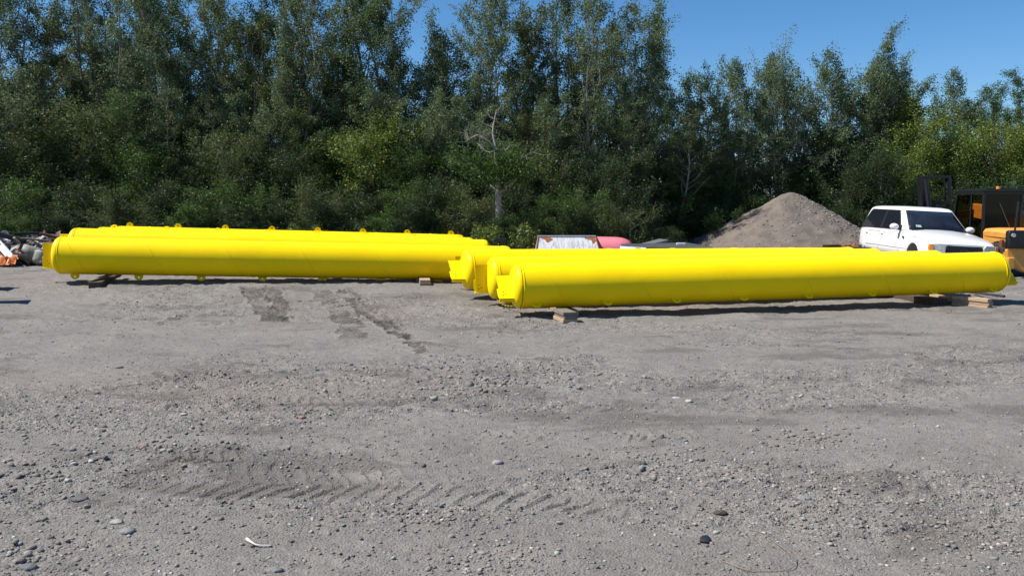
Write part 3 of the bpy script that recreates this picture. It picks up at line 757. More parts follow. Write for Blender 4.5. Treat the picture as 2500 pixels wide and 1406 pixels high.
    for k in range(5): mb.bar((-.50, -.041, .54 + k * .065), (.50, -.041, .54 + k * .065), .010, .010)
    mb.build('grille_mesh', 'dark_steel', gr)
    mb = MB(); mb.prism([(.13 * math.cos(2 * PI * k / 24), .05 * math.sin(2 * PI * k / 24)) for k in range(24)], .014, Matrix.Translation((0, -.054, .70)) @ Matrix.Rotation(R(90), 4, 'X'))
    em = mb.build('oval_badge', mat('dark_blue_badge', (.015, .018, .03), .3), gr)
    mb = MB(); ov = [(.118 * math.cos(2 * PI * k / 24), -.063, .70 + .040 * math.sin(2 * PI * k / 24)) for k in range(24)]
    mb.tube(ov, .003, 5, closed=True); mb.build('badge_rim', 'chrome', em)
    mb = MB(); mb.prism(rrect(-.60, .47, .60, .885, .06), .03, Matrix.Translation((0, -.004, 0)) @ Matrix.Rotation(R(90), 4, 'X')); mb.build('grille_surround', 'white_paint', root, bevel=.006)
    for sx in (-1, 1):
        lp = [(.54, .60), (.93, .62), (.968, .76), (.96, .875), (.60, .89), (.535, .80)]
        mb = MB(); rings = []
        for dy in (-.085, .04):
            rings.append([(sx * x, .02 + dy + max(0, x - .74) * .30, z) for x, z in lp])
        mb.loft(rings, smooth=False); hl = mb.build('headlight', 'lamp', root, bevel=.01)
        lp2 = [(.875, .635), (.935, .64), (.972, .76), (.964, .86), (.885, .87)]
        mb = MB(); rings = []
        for dy in (-.092, .0): rings.append([(sx * x, .02 + dy + max(0, x - .74) * .30, z) for x, z in lp2])
        mb.loft(rings, smooth=False); mb.build('indicator', 'amber', hl)
    mb = MB(); mb.loft([[(x, -.10 + dy + .10 * (x / .95) ** 2, z) for dy, z in ((0, .34), (0, .50), (.05, .53), (.2, .53), (.2, .32), (.05, .31))] for x in [-.97 + .97 * 2 * k / 12 for k in range(13)]])
    mb.build('front_bumper', 'chrome', root, bevel=.01)
    # roof rack rails, aerial
    mb = MB(); mb.tube([(-.78, 1.30, 1.19), (-.80, 1.34, 1.75)], .003, 5); mb.build('aerial', 'black', root)
    mb = MB(); mb.box((0, 5.41, .62), (1.8, .14, .2)); mb.build('rear_bumper', 'chrome', root, bevel=.02)
    for sx in (-1, 1):
        mb = MB(); mb.box((sx * .80, 5.38, 1.0), (.12, .06, .3)); mb.build('tail_lamp', mat('red_lens', (.5, .02, .02), .2), root, bevel=.01)
suv()

# ------------------------------------------------------------------ orange telehandler
def text_obj(name, body, size, loc, rot, m_, parent, ext=.003):
    c = bpy.data.curves.new(name, 'FONT'); c.body = body; c.size = size; c.extrude = ext; c.align_x = 'CENTER'; c.align_y = 'CENTER'
    t = bpy.data.objects.new(name, c); COL.objects.link(t); bpy.context.view_layer.update()
    me = bpy.data.meshes.new_from_object(t.evaluated_get(bpy.context.evaluated_depsgraph_get())); bpy.data.objects.remove(t)
    me.materials.clear(); me.materials.append(M[m_])
    o = bpy.data.objects.new(name, me); COL.objects.link(o); o.location = loc; o.rotation_euler = rot
    o.parent = parent; return o
def telehandler():
    ox, oy, oz = 15.5, 27.3, -0.16       # local: x right, y forward (away), cab rear at y=0
    root = empty('telehandler', (ox, oy, oz))
    tag(root, 'orange and black telescopic forklift with smoked cab behind the white truck', 'telehandler')
    L = lambda *p: Vector(p)
    zt = 2.62                            # cab top above its own ground
    mb = MB()                            # chassis
    mb.box((.35, .8, .72), (1.5, 5.0, .42)); mb.box((.35, -1.3, .66), (1.7, .8, .5))
    mb.build('chassis', 'black_steel', root, bevel=.03)
    # cab: posts, roof, glass; x -.6..+.6, y 0..1.9
    cx0, cx1, cy0, cy1 = -.60, .60, 0.0, 1.92
    cab = MB()
    for x, y in ((cx0, cy0), (cx1, cy0)): cab.bar((x, y, .95), (x, y, zt - .06), .075, .075)
    for x in (cx0, cx1):
        cab.bar((x, cy1, .95), (x, cy1 - .32, zt - .06), .075, .075)
        cab.bar((x, .72, .9), (x, .72, zt - .05), .06, .06)
        cab.bar((x, cy0, zt - .08), (x, cy1 - .3, zt - .08), .07, .07); cab.bar((x, cy0, 1.02), (x, cy1, 1.02), .07, .09)
    cab.bar((cx0, cy0, zt - .08), (cx1, cy0, zt - .08), .07, .07); cab.bar((cx0, cy0, 1.30), (cx1, cy0, 1.30), .08, .12)
    cab.bar((cx0, cy1, 1.02), (cx1, cy1, 1.02), .07, .09)
    cabo = cab.build('cab_frame', 'black_steel', root, bevel=.012)
    mb = MB(); mb.box((0, .80, zt), (1.28, 1.74, .09)); mb.box((0, .80, zt + .055), (.9, 1.3, .04)); mb.build('cab_roof', 'black_steel', cabo, bevel=.03)
    def pane(pts, m_):
        mb = MB(); mb.add(pts, [(0, 1, 2, 3)]); o = mb.build('cab_pane', m_, cabo); s = o.modifiers.new('thick', 'SOLIDIFY'); s.thickness = .01; return o
    pane([(cx0 + .03, cy0 - .01, 1.36), (cx1 - .03, cy0 - .01, 1.36), (cx1 - .03, cy0 - .01, zt - .11), (cx0 + .03, cy0 - .01, zt - .11)], 'cab_glass')
    # side glass shows what is inside: thin tinted sheet
    gm, gn, gb = newmat('tinted_side_glass'); gb.inputs['Base Color'].default_value = (.62, .50, .38, 1); gb.inputs['Roughness'].default_value = .0
    gb.inputs['Transmission Weight'].default_value = 1.0; gb.inputs['IOR'].default_value = 1.02; M['tint'] = gm
    for x in (cx0, cx1):
        pane([(x, .04, 1.08), (x, .69, 1.08), (x, .69, zt - .12), (x, .04, zt - .12)], 'tint')
        pane([(x, .75, 1.08), (x, cy1 - .06, 1.08), (x, cy1 - .33, zt - .12), (x, .75, zt - .12)], 'tint')
    pane([(cx0 + .03, cy1 - .02, 1.08), (cx1 - .03, cy1 - .02, 1.08), (cx1 - .03, cy1 - .33, zt - .12), (cx0 + .03, cy1 - .33, zt - .12)], 'tint')
    mb = MB(); mb.box((0, .55, 1.15), (.5, .5, .16)); mb.box((0, .30, 1.55), (.48, .14, .75), Matrix.Rotation(R(8), 3, 'X')); mb.build('seat', 'black', cabo, bevel=.05)
    mb = MB(); mb.tube([(0, 1.25, 1.1), (0, 1.1, 1.5)], .03, 8)
    mb.tube([(.18 * math.cos(a), 1.08 + .05 * math.sin(a), 1.52 + .17 * math.sin(a)) for a in [2 * PI * k / 16 for k in range(16)]], .014, 6, closed=True); mb.build('steering_wheel', 'black', cabo)
    mb = MB(); mb.bar((.25, -.045, 1.42), (-.12, -.045, 1.62 + .6), .010, .010); mb.build('rear_wiper', 'grey_steel', cabo)
    mb = MB(); mb.tube([(-.08, .15, zt + .03), (-.08, .15, zt + .13)], .065, 16); mb.build('beacon', 'amber', cabo, bevel=.01)
    mb = MB(); mb.box((-.25, .03, 1.55), (.14, .01, .22)); mb.build('cab_notice', mat('cream_notice', (.60, .50, .32), .7), cabo)
    # boom lies along the right side, orange, seen through the cab
    mb = MB(); mb.bar((.86, -1.0, 1.50), (.86, 3.3, 2.02), .30, .46); mb.bar((.86, -.6, 1.50), (.86, -1.3, .9), .34, .4)
    bo = mb.build('boom', 'orange_paint', root, bevel=.02)
    mb = MB(); mb.prism([(.6, .95), (1.35, .95), (1.12, 1.98), (.88, 1.98)], .10, Matrix.Translation((.45, 0, 0)) @ Matrix(((0, 0, 1, 0), (1, 0, 0, 0), (0, 1, 0, 0), (0, 0, 0, 1))))
    mb.build('boom_bracket', 'orange_paint', bo, bevel=.01)
    mb = MB(); mb.bar((-.45, 3.1, 1.75), (.86, 3.1, 1.95), .2, .2); mb.bar((-.45, 3.0, 1.2), (-.45, 3.25, 2.2), .16, .16); mb.build('boom_head', 'black_steel', bo, bevel=.02)
    # fork carriage raised in front
    car = MB()
    x0, x1, yc, z0, z1 = -1.0, .02, 3.45, 1.95, 3.18
    for x, w_ in ((x0, .30), (x1, .11)): car.bar((x + .10, yc, z0 - .35), (x, yc, z1), w_, .10)
    car.bar((x0, yc, z1), (x1, yc, z1), .09, .09); car.bar((x0 + .07, yc, z0 + .32), (x1 + .06, yc, z0 + .32), .12, .14); car.bar((x0 + .1, yc + .02, z0 + .12), (x1 + .02, yc + .02, z0 + .10), .10, .22); car.bar((x1 - .14, yc + .1, z1), (x1 - .02, yc + .1, z0 + .3), .05, .05); car.bar((x0 + .22, yc + .1, z1), (x0 + .34, yc + .1, z0 + .3), .06, .06)
    car.bar((x0 + .2, yc, z0 - .05), (x1, yc, z0 - .05), .10, .16); car.bar((x0 + .02, yc + .2, z1), (x0 + .12, yc + .2, z0), .08, .08)
    cr = car.build('fork_carriage', 'black_steel', root, bevel=.012)
    mb = MB(); mb.tube([(x0 + .10, yc - .14, z1 - .10), (x0 + .36, yc - .14, z0 - .3)], .10, 14); mb.build('tilt_cylinder', 'black_steel', cr)
    mb = MB(); mb.bar((-.33, yc, z0 + .30), (-.20, yc, z0 - .2), .12, .08); mb.box((-.38, yc - .07, z0 + .13), (.34, .03, .17)); mb.build('carriage_plate', 'dark_steel', cr, bevel=.01)
    for x in (-.80, -.08):
        mb = MB(); mb.bar((x, yc + .05, z0 - .15), (x, yc + 1.1, z0 - .18), .12, .045); mb.build('fork', 'dark_steel', cr)
    # rear bonnet (orange) behind the cab, towards the camera
    mb = MB()
    rings = []
    for y, z1_, w0 in ((-.10, 1.44, -.62), (-.55, 1.46, -.60), (-1.15, 1.43, -.58), (-1.55, 1.36, -.56)):
        rings.append([(w0, y, .85), (w0 - .02, y, z1_ - .12), (w0 + .05, y, z1_ - .02), (w0 + .2, y, z1_), (1.1, y, z1_), (1.3, y, z1_ - .1), (1.3, y, .85)])
    mb.loft(rings, smooth=False); bn = mb.build('bonnet', 'orange_paint', root, bevel=.02)
    mb = MB(); mb.bar((-.625, -.2, 1.20), (-.60, -1.5, 1.16), .02, .02); mb.build('bonnet_latch_bar', 'rust', bn)
    mb = MB(); mb.box((-.68, -1.60, 1.24), (.17, .01, .13)); pl = mb.build('number_plate', mat('white_plate', (.75, .75, .72), .5), bn)
    text_obj('plate_number', '051', .11, (-.68, -1.608, 1.24), (R(90), 0, 0), 'black', pl)
    # tail: black box with round lamp, orange counterweight below
    mb = MB(); mb.box((-.36, -2.12, 1.14), (1.36, .22, .54)); tb = mb.build('tail_box', 'black_steel', root, bevel=.07, seg=3)
    mb = MB(); mb.tube([(-.95, -2.25, 1.27), (-.95, -2.31, 1.27)], .085, 18); lb = mb.build('tail_light', 'black_steel', tb)
    mb = MB(); mb.tube([(-.95, -2.305, 1.27), (-.95, -2.33, 1.27)], .06, 18); mb.build('lens', 'lamp', lb)
    mb = MB(); mb.tube([(-.74, -2.0, 1.38), (-.70, -2.0, 1.95), (-.67, -1.98, 2.25)], .028, 8); mb.build('exhaust_stack', 'black_steel', tb)
    mb = MB()
    mb.prism([(-.02, .86), (1.9, .86), (1.9, .25), (.55, .18), (.30, .28), (.02, .42)], .24, Matrix.Translation((-1.02, -2.05, 0)) @ Matrix.Rotation(R(90), 4, 'X'))
    mb.box((-.93, -2.1, .45), (.2, .3, .35)); mb.build('counterweight', 'orange_paint', root, bevel=.03)
    mb = MB(); mb.box((-.30, -1.45, .80), (.62, .5, .10)); mb.box((-.3, -1.5, .60), (.5, .1, .12)); mb.bar((-.58, -1.5, .6), (-.3, -1.5, .85), .05, .05); mb.build('step', 'orange_paint', root, bevel=.01)
    mb = MB(); mb.box((-1.10, -2.0, 1.02), (.08, .12, .22)); mb.build('tail_reflector', mat('rusty_red_box', (.22, .06, .03), .6), tb)
    for x, y, r, st in ((-.62, -1.15, .52, -1), (1.35, -1.15, .52, 1), (-.62, 2.5, .55, -1), (1.35, 2.5, .55, 1)):
        wh = empty('wheel', (x, y, r)); wh.parent = root
        prof = [(-.16, r * .55), (-.19, r * .82), (-.15, r * .97), (0, r), (.15, r * .97), (.19, r * .82), (.16, r * .55)]
        mb = MB(); mb.loft([[(a, q * math.cos(2 * PI * k / 36), q * math.sin(2 * PI * k / 36)) for a, q in prof] for k in range(37)], caps=False)
        for k in range(22):
            a = 2 * PI * k / 22
            for s in (-1, 1):
                c = Vector((s * .085, r * .99 * math.cos(a + s * .06), r * .99 * math.sin(a + s * .06)))
                mb.box(c, (.17, .07, .05), Matrix.Rotation(a - PI / 2, 3, 'X') @ Matrix.Rotation(s * .4, 3, 'Z'))
        mb.build('tyre', 'rubber', wh)
        mb = MB(); mb.tube([(-.10, 0, 0), (.10, 0, 0)], r * .56, 20); mb.tube([(st * .10, 0, 0), (st * .16, 0, 0)], r * .2, 12); mb.build('rim', 'orange_paint', wh)
telehandler()

# ------------------------------------------------------------------ clutter behind the pipes
def clutter():
    # rusty white trough
    g = empty('steel_trough', P(1388, 640, 26)); g.location.z = gz(g.location.x, 26)
    zt = P(1388, 577, 26).z - g.location.z
    mb = MB(); A = [(-.92, 0, zt), (.80, 0, zt), (.92, -.42, zt - .42), (-1.0, -.42, zt - .42)]; lo = [(-1.05, -.50, .05), (1.0, -.50, .05)]
    mb.add([A[0], A[1], (.97, -.50, .08), (-1.05, -.50, .08), (-.92, .5, zt), (.80, .5, zt), (1.3, 1.0, .08), (-1.05, 1.0, .08)],
           [(0, 1, 2, 3), (4, 7, 6, 5), (0, 4, 5, 1), (0, 3, 7, 4), (2, 6, 7, 3)])
    mb.build('panel', 'rusty_white', g)
    mb = MB(); mb.bar((-.93, -.005, zt + .012), (.82, -.005, zt + .012), .05, .03); mb.build('rim_rail', 'white_metal', g)
    for q in (((.81, -.01, zt), (.985, -.52, .08)), ((-.92, -.01, zt), (-1.06, -.52, .08))):
        mb = MB(); mb.bar(*q, .028, .03); mb.build('corner_iron', 'rust', g)
    mb = MB(); mb.add([(.82, 0, zt), (1.0, -.5, .08), (1.32, 1.0, .08), (.83, .5, zt)], [(0, 1, 2, 3)]); o = mb.build('end_panel', 'dark_steel', g); s = o.modifiers.new('t', 'SOLIDIFY'); s.thickness = .02
    for (x, z, a, b) in ((-.62, zt - .10, .11, .09), (-.70, zt - .05, .14, .05), (.66, zt - .06, .16, .05), (.74, zt - .14, .06, .12)):
        t = (zt - z) / (zt - .08); y = -.5 * t - .006
        mb = MB(); mb.prism([(x + a * math.cos(q) * (1 + .3 * math.sin(3 * q + x * 9)), b * math.sin(q) * (1 + .25 * math.cos(4 * q))) for q in [2 * PI * k / 18 for k in range(18)]], .004, Matrix.Translation((0, y, z)) @ Matrix.Rotation(R(90 - 28), 4, 'X'))
        mb.build('rust_patch', 'rust', g)
    tag(g, 'white steel trough with flaking paint and rusty corners behind the right row', 'trough')
    # pink hull, keel up
    x0, x1 = P(1345, 577, 27.2).x, P(1548, 577, 27.2).x; zt = P(1500, 577, 27.2).z; gg = gz(2, 27)
    mb = MB(); rings = []
    L = x1 - x0
    for i in range(25):
        t = i / 24; x = x0 + L * t
        e = 1 - max(0, (t - .72) / .28) ** 3; e2 = 1 - max(0, (.06 - t) / .06) ** 2
        h = (zt - gg) * (.55 + .45 * max(e, 0) ** .5) * (1 - .06 * t) if t > 0 else (zt - gg) * .9
        wv = .62 * max(e, .02) ** .5
        rings.append([(x, 27.2 + wv * math.cos(PI * k / 14) * (1.0), gg + .02 + h * (math.sin(PI * k / 14) ** .55)) for k in range(15)])
    mb.loft(rings, closed=False); o = mb.build('upturned_boat', 'pink'); tag(o, 'faded pink upturned plastic boat beside the rusty white trough', 'boat')
    # flat dark covered trailer
    g = empty('utility_trailer', (P(1628, 600, 24.6).x, 24.6, gz(4, 24.6)))
    zt = P(1628, 600, 24.6).z - g.location.z; W = (P(1740, 600, 24.6).x - P(1528, 600, 24.6).x)
    mb = MB(); mb.add([(-W / 2, .55, zt + .03), (-W / 2 + .62, -.3, zt), (W / 2, -.3, zt - .02), (W / 2 - .5, .9, zt + .06), (-W / 2, .55, zt - .03), (-W / 2 + .62, -.3, zt - .04), (W / 2, -.3, zt - .06), (W / 2 - .5, .9, zt)],
                      [(0, 1, 2, 3), (4, 7, 6, 5), (0, 4, 5, 1), (1, 5, 6, 2), (2, 6, 7, 3), (3, 7, 4, 0)]); mb.build('cover', 'deck', g)
    mb = MB(); mb.add([(-W / 2 - .01, .54, zt - .032), (-W / 2 + .61, -.31, zt - .042), (-W / 2 + .61, -.31, zt - .35), (-W / 2 - .05, .54, zt - .35)], [(0, 1, 2, 3)]); o = mb.build('side_board', 'white_metal', g); s = o.modifiers.new('t', 'SOLIDIFY'); s.thickness = .02
    mb = MB(); mb.tube([(-W / 2 + .62, -.34, zt - .02), (W / 2, -.34, zt - .035)], .022, 8); mb.build('edge_rail', 'grey_steel', g)
    mb = MB(); mb.bar((W * .12, .1, zt + .05), (W * .22, .1, zt + .045), .1, .07); mb.build('latch', 'white_metal', g, bevel=.01)
    for sx in (-.6, .6):
        wh = MB(); wh.tube([(sx, -.2, .3), (sx, .0, .3)], .28, 20); wh.build('wheel', 'rubber', g)
    mb = MB(); mb.box((.1, .3, zt - .20), (W * .8, .9, .28)); mb.build('box', 'dark_steel', g)
    tag(g, 'low trailer with flat dark grey cover between the pink boat and the heap', 'trailer')
    a, b = P(1565, 600, 27.5), P(1618, 587, 27.5)
    mb = MB(); mb.box((0, 0, 0), ((b - a).length * 1.15, .9, .05), None); o = mb.build('leaning_board', 'grey_steel', None); o.location = (a + b) / 2; o.rotation_euler = (0, -math.atan2(b.z - a.z, b.x - a.x), .15)
    tag(o, 'flat grey panel tilted up behind the dark covered trailer', 'panel')
    mb = MB(); zz = o.location.z; mb.tube([(0, 0, 0), (0, 0, zz - gz(4, 27.5))], .04, 8); mb.box((0, 0, .04), (.8, .5, .08))
    s = mb.build('panel_stand', 'dark_steel'); s.location = (o.location.x + .1, 27.5, gz(4, 27.5)); s.parent = None
    m = s.matrix_world.copy(); tag(s, 'dark post stand carrying the tilted grey panel', 'stand')
    # black chair-like rack
    c = P(1223, 590, 25.5); gg = gz(c.x, 25.5)
    g = empty('steel_rack', (c.x, 25.5, gg)); h = P(1223, 582, 25.5).z - gg; wv = .36
    mb = MB()
    for x in (-wv / 2, wv / 2): mb.tube([(x, 0, 0), (x, 0, h - .04), (x * .86, 0, h)], .018, 8)
    mb.tube([(-wv / 2 * .86, 0, h), (wv / 2 * .86, 0, h)], .018, 8); mb.build('frame', 'black_steel', g)
    mb = MB(); mb.box((0, -.005, h - .06), (wv - .03, .03, .11)); mb.build('head_plate', 'black', g, bevel=.01)
    mb = MB(); mb.box((0, -.02, h - .26), (wv + .1, .28, .07)); mb.build('shelf', 'dark_steel', g, bevel=.02)
    tag(g, 'small black steel rack standing behind the gap between the two rows', 'rack')
    # scrap by the heap
    a = P(2015, 601, 25.5); gg = gz(a.x, 25.5)
    mb = MB(); mb.bar((0, 0, 0), (.42, .1, .01), .3, .06); o = mb.build('scrap_bar', 'black_steel', None, bevel=.01); o.location = (a.x, 25.5, a.z)
    mb2 = MB(); mb2.box((0, 0, (a.z - gg) / 2 - .02), (1.3, .7, a.z - gg - .04)); s = mb2.build('steel_bin', 'dark_steel', None, bevel=.02); s.location = (a.x + .55, 25.6, gg)
    tag(s, 'low dark steel bin holding rusty scrap at the foot of the heap', 'bin'); tag(o, 'black bar lying on the bin left of the rusty scrap', 'bar')
    rg = random.Random(3); mb = MB()
    for k in range(26):
        c = Vector((.62 + rg.uniform(-.15, .42), rg.uniform(-.15, .15), rg.uniform(0.01, .07)))
        mb.box(c, (rg.uniform(.05, .2), rg.uniform(.03, .08), rg.uniform(.01, .04)), Matrix.Rotation(rg.uniform(-.6, .6), 3, 'Y') @ Matrix.Rotation(rg.uniform(-1, 1), 3, 'Z'))
    o = mb.build('scrap_iron', 'rust'); o.location = (a.x, 25.5, a.z - .02); tag(o, 'tangle of orange rusty scrap iron beside the truck door', 'scrap')
clutter()

def crumple(name, corners, n, amp, m_, seed, thick=.006, f=3.0):
    """crumpled sheet between four corner points"""
    a, b, c, d = [np.array(p) for p in corners]; t = np.linspace(0, 1, n)
    S, T = np.meshgrid(t, t, indexing='ij')
    Pn = (a[None, None] * ((1 - S) * (1 - T))[..., None] + b * (S * (1 - T))[..., None] + c * (S * T)[..., None] + d * ((1 - S) * T)[..., None])
    Pn[..., 2] += amp * np.abs(fbm(S * 2, T * 2, f, 3, seed)) * 2; Pn[..., 0] += amp * fbm(S * 2, T * 2, f, 3, seed + 5); Pn[..., 1] += amp * fbm(S * 2, T * 2, f, 3, seed + 9)
    I = np.arange(n * n).reshape(n, n); Q = np.stack([I[:-1, :-1], I[1:, :-1], I[1:, 1:], I[:-1, 1:]], -1).reshape(-1, 4)
    o = fastmesh(name, Pn.reshape(-1, 3), Q, M[m_] if isinstance(m_, str) else m_); s = o.modifiers.new('t', 'SOLIDIFY'); s.thickness = thick
    return o
def rubbish():
    W = lambda u, v, y: P(u, v, y)
    def g0(u, y): p = P(u, 600, y); return (p.x, y, gz(p.x, y))
    o = crumple('tarpaulin', [W(-60, 651, 20.6), W(38, 650, 20.7), W(44, 630, 21.3), W(-60, 632, 21.4)], 26, .16, 'orange_tarp', 4, f=2.0)
    tag(o, 'crumpled orange tarpaulin at the left end of the rubbish heap', 'tarpaulin')
    # white channel
    a, b = W(-8, 588, 21.9), W(33, 634, 21.0)
    mb = MB(); mb.bar(a, b, .16, .012, (0, -1, .2))
    d = (b - a).normalized(); side_ = Vector((0, -1, .2)).cross(d).normalized()
    for s in (-1, 1): mb.bar(a + side_ * s * .075 + Vector((0, -.02, 0)), b + side_ * s * .075 + Vector((0, -.02, 0)), .012, .05, (0, -1, .2))
    tag(mb.build('metal_channel', 'white_metal'), 'white metal channel leaning on the rubbish heap above the orange tarpaulin', 'channel')
    # drum: lying, open mouth
    c = W(80, 622, 21.5); g = empty('plastic_drum', (c.x, c.y, c.z)); g.rotation_euler = (R(10), R(20), R(25))
    mb = MB(); rings = []
    for x, r in ((-.26, .18), (-.25, .20), (-.1, .205), (.1, .205), (.2, .20), (.2, .185), (-.2, .18)):
        rings.append([(x, r * math.cos(2 * PI * k / 28), r * math.sin(2 * PI * k / 28)) for k in range(28)])
    mb.loft(rings); mb.build('barrel', 'white_plastic', g)
    mb = MB(); mb.tube([(.2, .2 * math.cos(2 * PI * k / 28), .2 * math.sin(2 * PI * k / 28)) for k in range(28)], .012, 6, closed=True); mb.build('lip', 'white_plastic', g)
    tag(g, 'dull white plastic drum lying open in the rubbish heap', 'drum')
    c = W(97, 625, 21.2); g = empty('plastic_tub', (c.x, c.y, c.z - .12)); g.rotation_euler = (R(-30), R(12), 0)
    mb = MB(); mb.loft([[(r * math.cos(2 * PI * k / 24), r * math.sin(2 * PI * k / 24), z) for k in range(24)] for r, z in ((.12, -.08), (.17, -.02), (.19, .16), (.2, .2), (.18, .2), (.15, 0))]); mb.build('bowl', 'white_plastic', g)
    tag(g, 'round greyish tub tipped against the white drum', 'tub')
    # bulk of dark sheeting
    o = crumple('dark_sheeting', [W(-80, 650, 21.3), W(112, 648, 21.6), W(125, 590, 23.0), W(-80, 572, 23.2)], 34, .22, 'black_tarp', 12, f=2.4)
    tag(o, 'black plastic sheeting draped over the rubbish heap', 'sheeting')
    o = crumple('dark_sheeting', [W(60, 646, 22.0), W(128, 646, 22.0), W(148, 578, 23.6), W(60, 580, 23.6)], 22, .15, mat('dark_red_sheet', (.06, .02, .018), .7), 31, f=2.0)
    tag(o, 'dark red sheet at the right end of the rubbish heap', 'sheeting')
    spec = [(-20, 566, 62, 590, .16, .12, 'black_tarp', 'thick black beam at the top left of the rubbish heap', 22.2),
            (36, 572, 100, 569, .10, .08, 'black_steel', 'thin black bar lying level on top of the rubbish heap', 22.8),
            (98, 570, 142, 581, .14, .07, 'brown_wood', 'brown rotten board at the upper right of the rubbish heap', 22.4),
            (50, 582, 118, 588, .10, .05, 'grey_wood', 'grey board lying below the level black bar', 22.0),
            (-6, 597, 30, 596, .10, .05, 'grey_wood', 'short grey board behind the top of the white channel', 21.7),
            (34, 580, 47, 592, .07, .04, 'pale_wood', 'small pale splintered stick end on the black beam', 21.6),
            (42, 606, 62, 622, .10, .04, 'rust', 'orange rusty strip beside the white drum', 21.1),
            (30, 618, 66, 624, .08, .05, 'grey_steel', 'grey metal offcut between channel and drum', 21.0),
            (98, 640, 114, 636, .08, .03, 'grey_wood', 'small pale offcut at the foot of the heap near the pipe end plate', 21.0)]
    for u0, v0, u1, v1, w_, h_, mm, lab, y in spec:
        mb = MB(); mb.bar(W(u0, v0, y), W(u1, v1, y + .15), w_, h_)
        tag(mb.build('scrap_piece', mm, bevel=.008), lab, 'scrap', 'rubbish heaped left of the pipes')
    # unseen stand-in beams out of frame, added to cast the left border shadows
    for k, (v, lab, h) in enumerate(((705, 'farther unseen beam added outside the left border to cast a shadow', .30), (735, 'nearer unseen beam added outside the left border to cast a shadow', .42))):
        p = G(-32 + 14 * k, v + 4); h += .45; mb = MB(); mb.bar((p.x - 2.5, p.y - .2, p.z + h), (p.x - .05, p.y, p.z + h), .35 - .1 * k, .10)
        mb.box((p.x - .9, p.y, p.z + h / 2 - .03), (.3, .3, h - .04)); mb.box((p.x - 2.3, p.y - .2, p.z + h / 2 - .03), (.3, .3, h - .04))
        tag(mb.build('shadow_beam', 'dark_steel', bevel=.01), lab, 'shadow caster')
rubbish()

# ------------------------------------------------------------------ small things on the ground
def pebble(u, v, r, col, label, flat=.6, seed=0, el=1.3):
    p = G(u, v); z = surf(p.x, p.y); v0, f0 = ico2(); rg = np.random.default_rng(seed + 77)
    d = v0 / np.linalg.norm(v0, axis=1)[:, None]
    k = 1 + .16 * np.sin(d @ rg.normal(0, 2, 3) + 1) + .10 * np.sin(d @ rg.normal(0, 3, 3))
    r = r * .72; k = k * (1 + rg.uniform(-.13, .13, len(v0))); col = tuple(c * .85 for c in col); V = v0 * k[:, None] * np.array([r * el, r, r * flat])
    a = rg.uniform(-.5, .5); V = np.stack([V[:, 0] * math.cos(a) - V[:, 1] * math.sin(a), V[:, 0] * math.sin(a) + V[:, 1] * math.cos(a), V[:, 2]], -1)
    o = fastmesh('stone', V, f0, mat('stone_face', tuple(.04 + c * .9 for c in col), .95, var=.18, scale=30, bump=.5, spec=.1), smooth=True); o.location = (p.x, p.y, z + r * flat * .35)
    tag(o, label, 'stone', 'larger stones lying about the yard')
for i, a in enumerate([
    (285, 1278, .042, (.42, .40, .36), 'pale oval stone in the lower left foreground'),
    (197, 1228, .050, (.14, .14, .14), 'dark flat stone in the lower left, above the pale oval one', .4),
    (312, 1308, .038, (.29, .29, .295), 'bluish grey stone just below the pale oval one'),
    (1213, 1128, .045, (.40, .38, .36), 'rounded light stone in the middle foreground', .65),
    (1145, 948, .055, (.19, .19, .185), 'grey upright stone at the left of the little rubble bank', .9, 4, 1.0),
    (1218, 934, .060, (.21, .21, .20), 'largest grey stone on the little rubble bank'),
    (1205, 940, .036, (.17, .17, .16), 'small dark stone leaning on the largest rubble stone', .8),
    (1060, 983, .042, (.44, .42, .37), 'cream stone left of the rubble bank', .8),
    (1328, 913, .030, (.35, .34, .32), 'light flat stone among the gravel right of the rubble bank'),
    (1460, 915, .055, (.25, .24, .22), 'wide flat brownish stone beside a darker one', .45),
    (1494, 911, .045, (.22, .21, .20), 'darker flat stone touching the wide brownish one', .4),
    (1652, 974, .045, (.50, .49, .46), 'whitish chip of stone right of the middle', .6),
    (1682, 983, .032, (.52, .50, .46), 'smaller whitish stone right of the whitish chip', .8),
    (1565, 1141, .036, (.30, .30, .29), 'round grey stone with its shadow right of the middle', .9, 2, 1.0),
    (1965, 1210, .042, (.25, .27, .26), 'greenish grey flat stone in the right foreground', .5),
    (738, 1028, .030, (.40, .20, .15), 'small reddish stone left of the middle', .7),
    (350, 1090, .036, (.36, .25, .22), 'pinkish stone in the left foreground', .8),
    (250, 1048, .038, (.14, .145, .16), 'slate blue stone in the left foreground', .5),
    (448, 1014, .030, (.50, .48, .45), 'small white stone left of the middle', .8),
    (670, 1396, .045, (.26, .25, .24), 'broad grey stone at the bottom edge', .5),
    (68, 1400, .045, (.16, .17, .18), 'dark grey stone in the bottom left corner', .6),
    (1040, 904, .045, (.11, .11, .11), 'blackish stone in front of the churned tracks', .7),
    (290, 901, .050, (.28, .26, .22), 'tan stone at the start of a rut on the left', .5),
    (2290, 1048, .02, (.5, .5, .48), 'tiny white stone on the right'),
    ]): pebble(*a[:5], flat=a[5] if len(a) > 5 else .6, seed=i, el=a[7] if len(a) > 7 else 1.35)
def ground_path(pix, h):
    out = []
    for u, v in pix:
        p = G(u, v); out.append(Vector((p.x, p.y, surf(p.x, p.y) + h)))
    return out
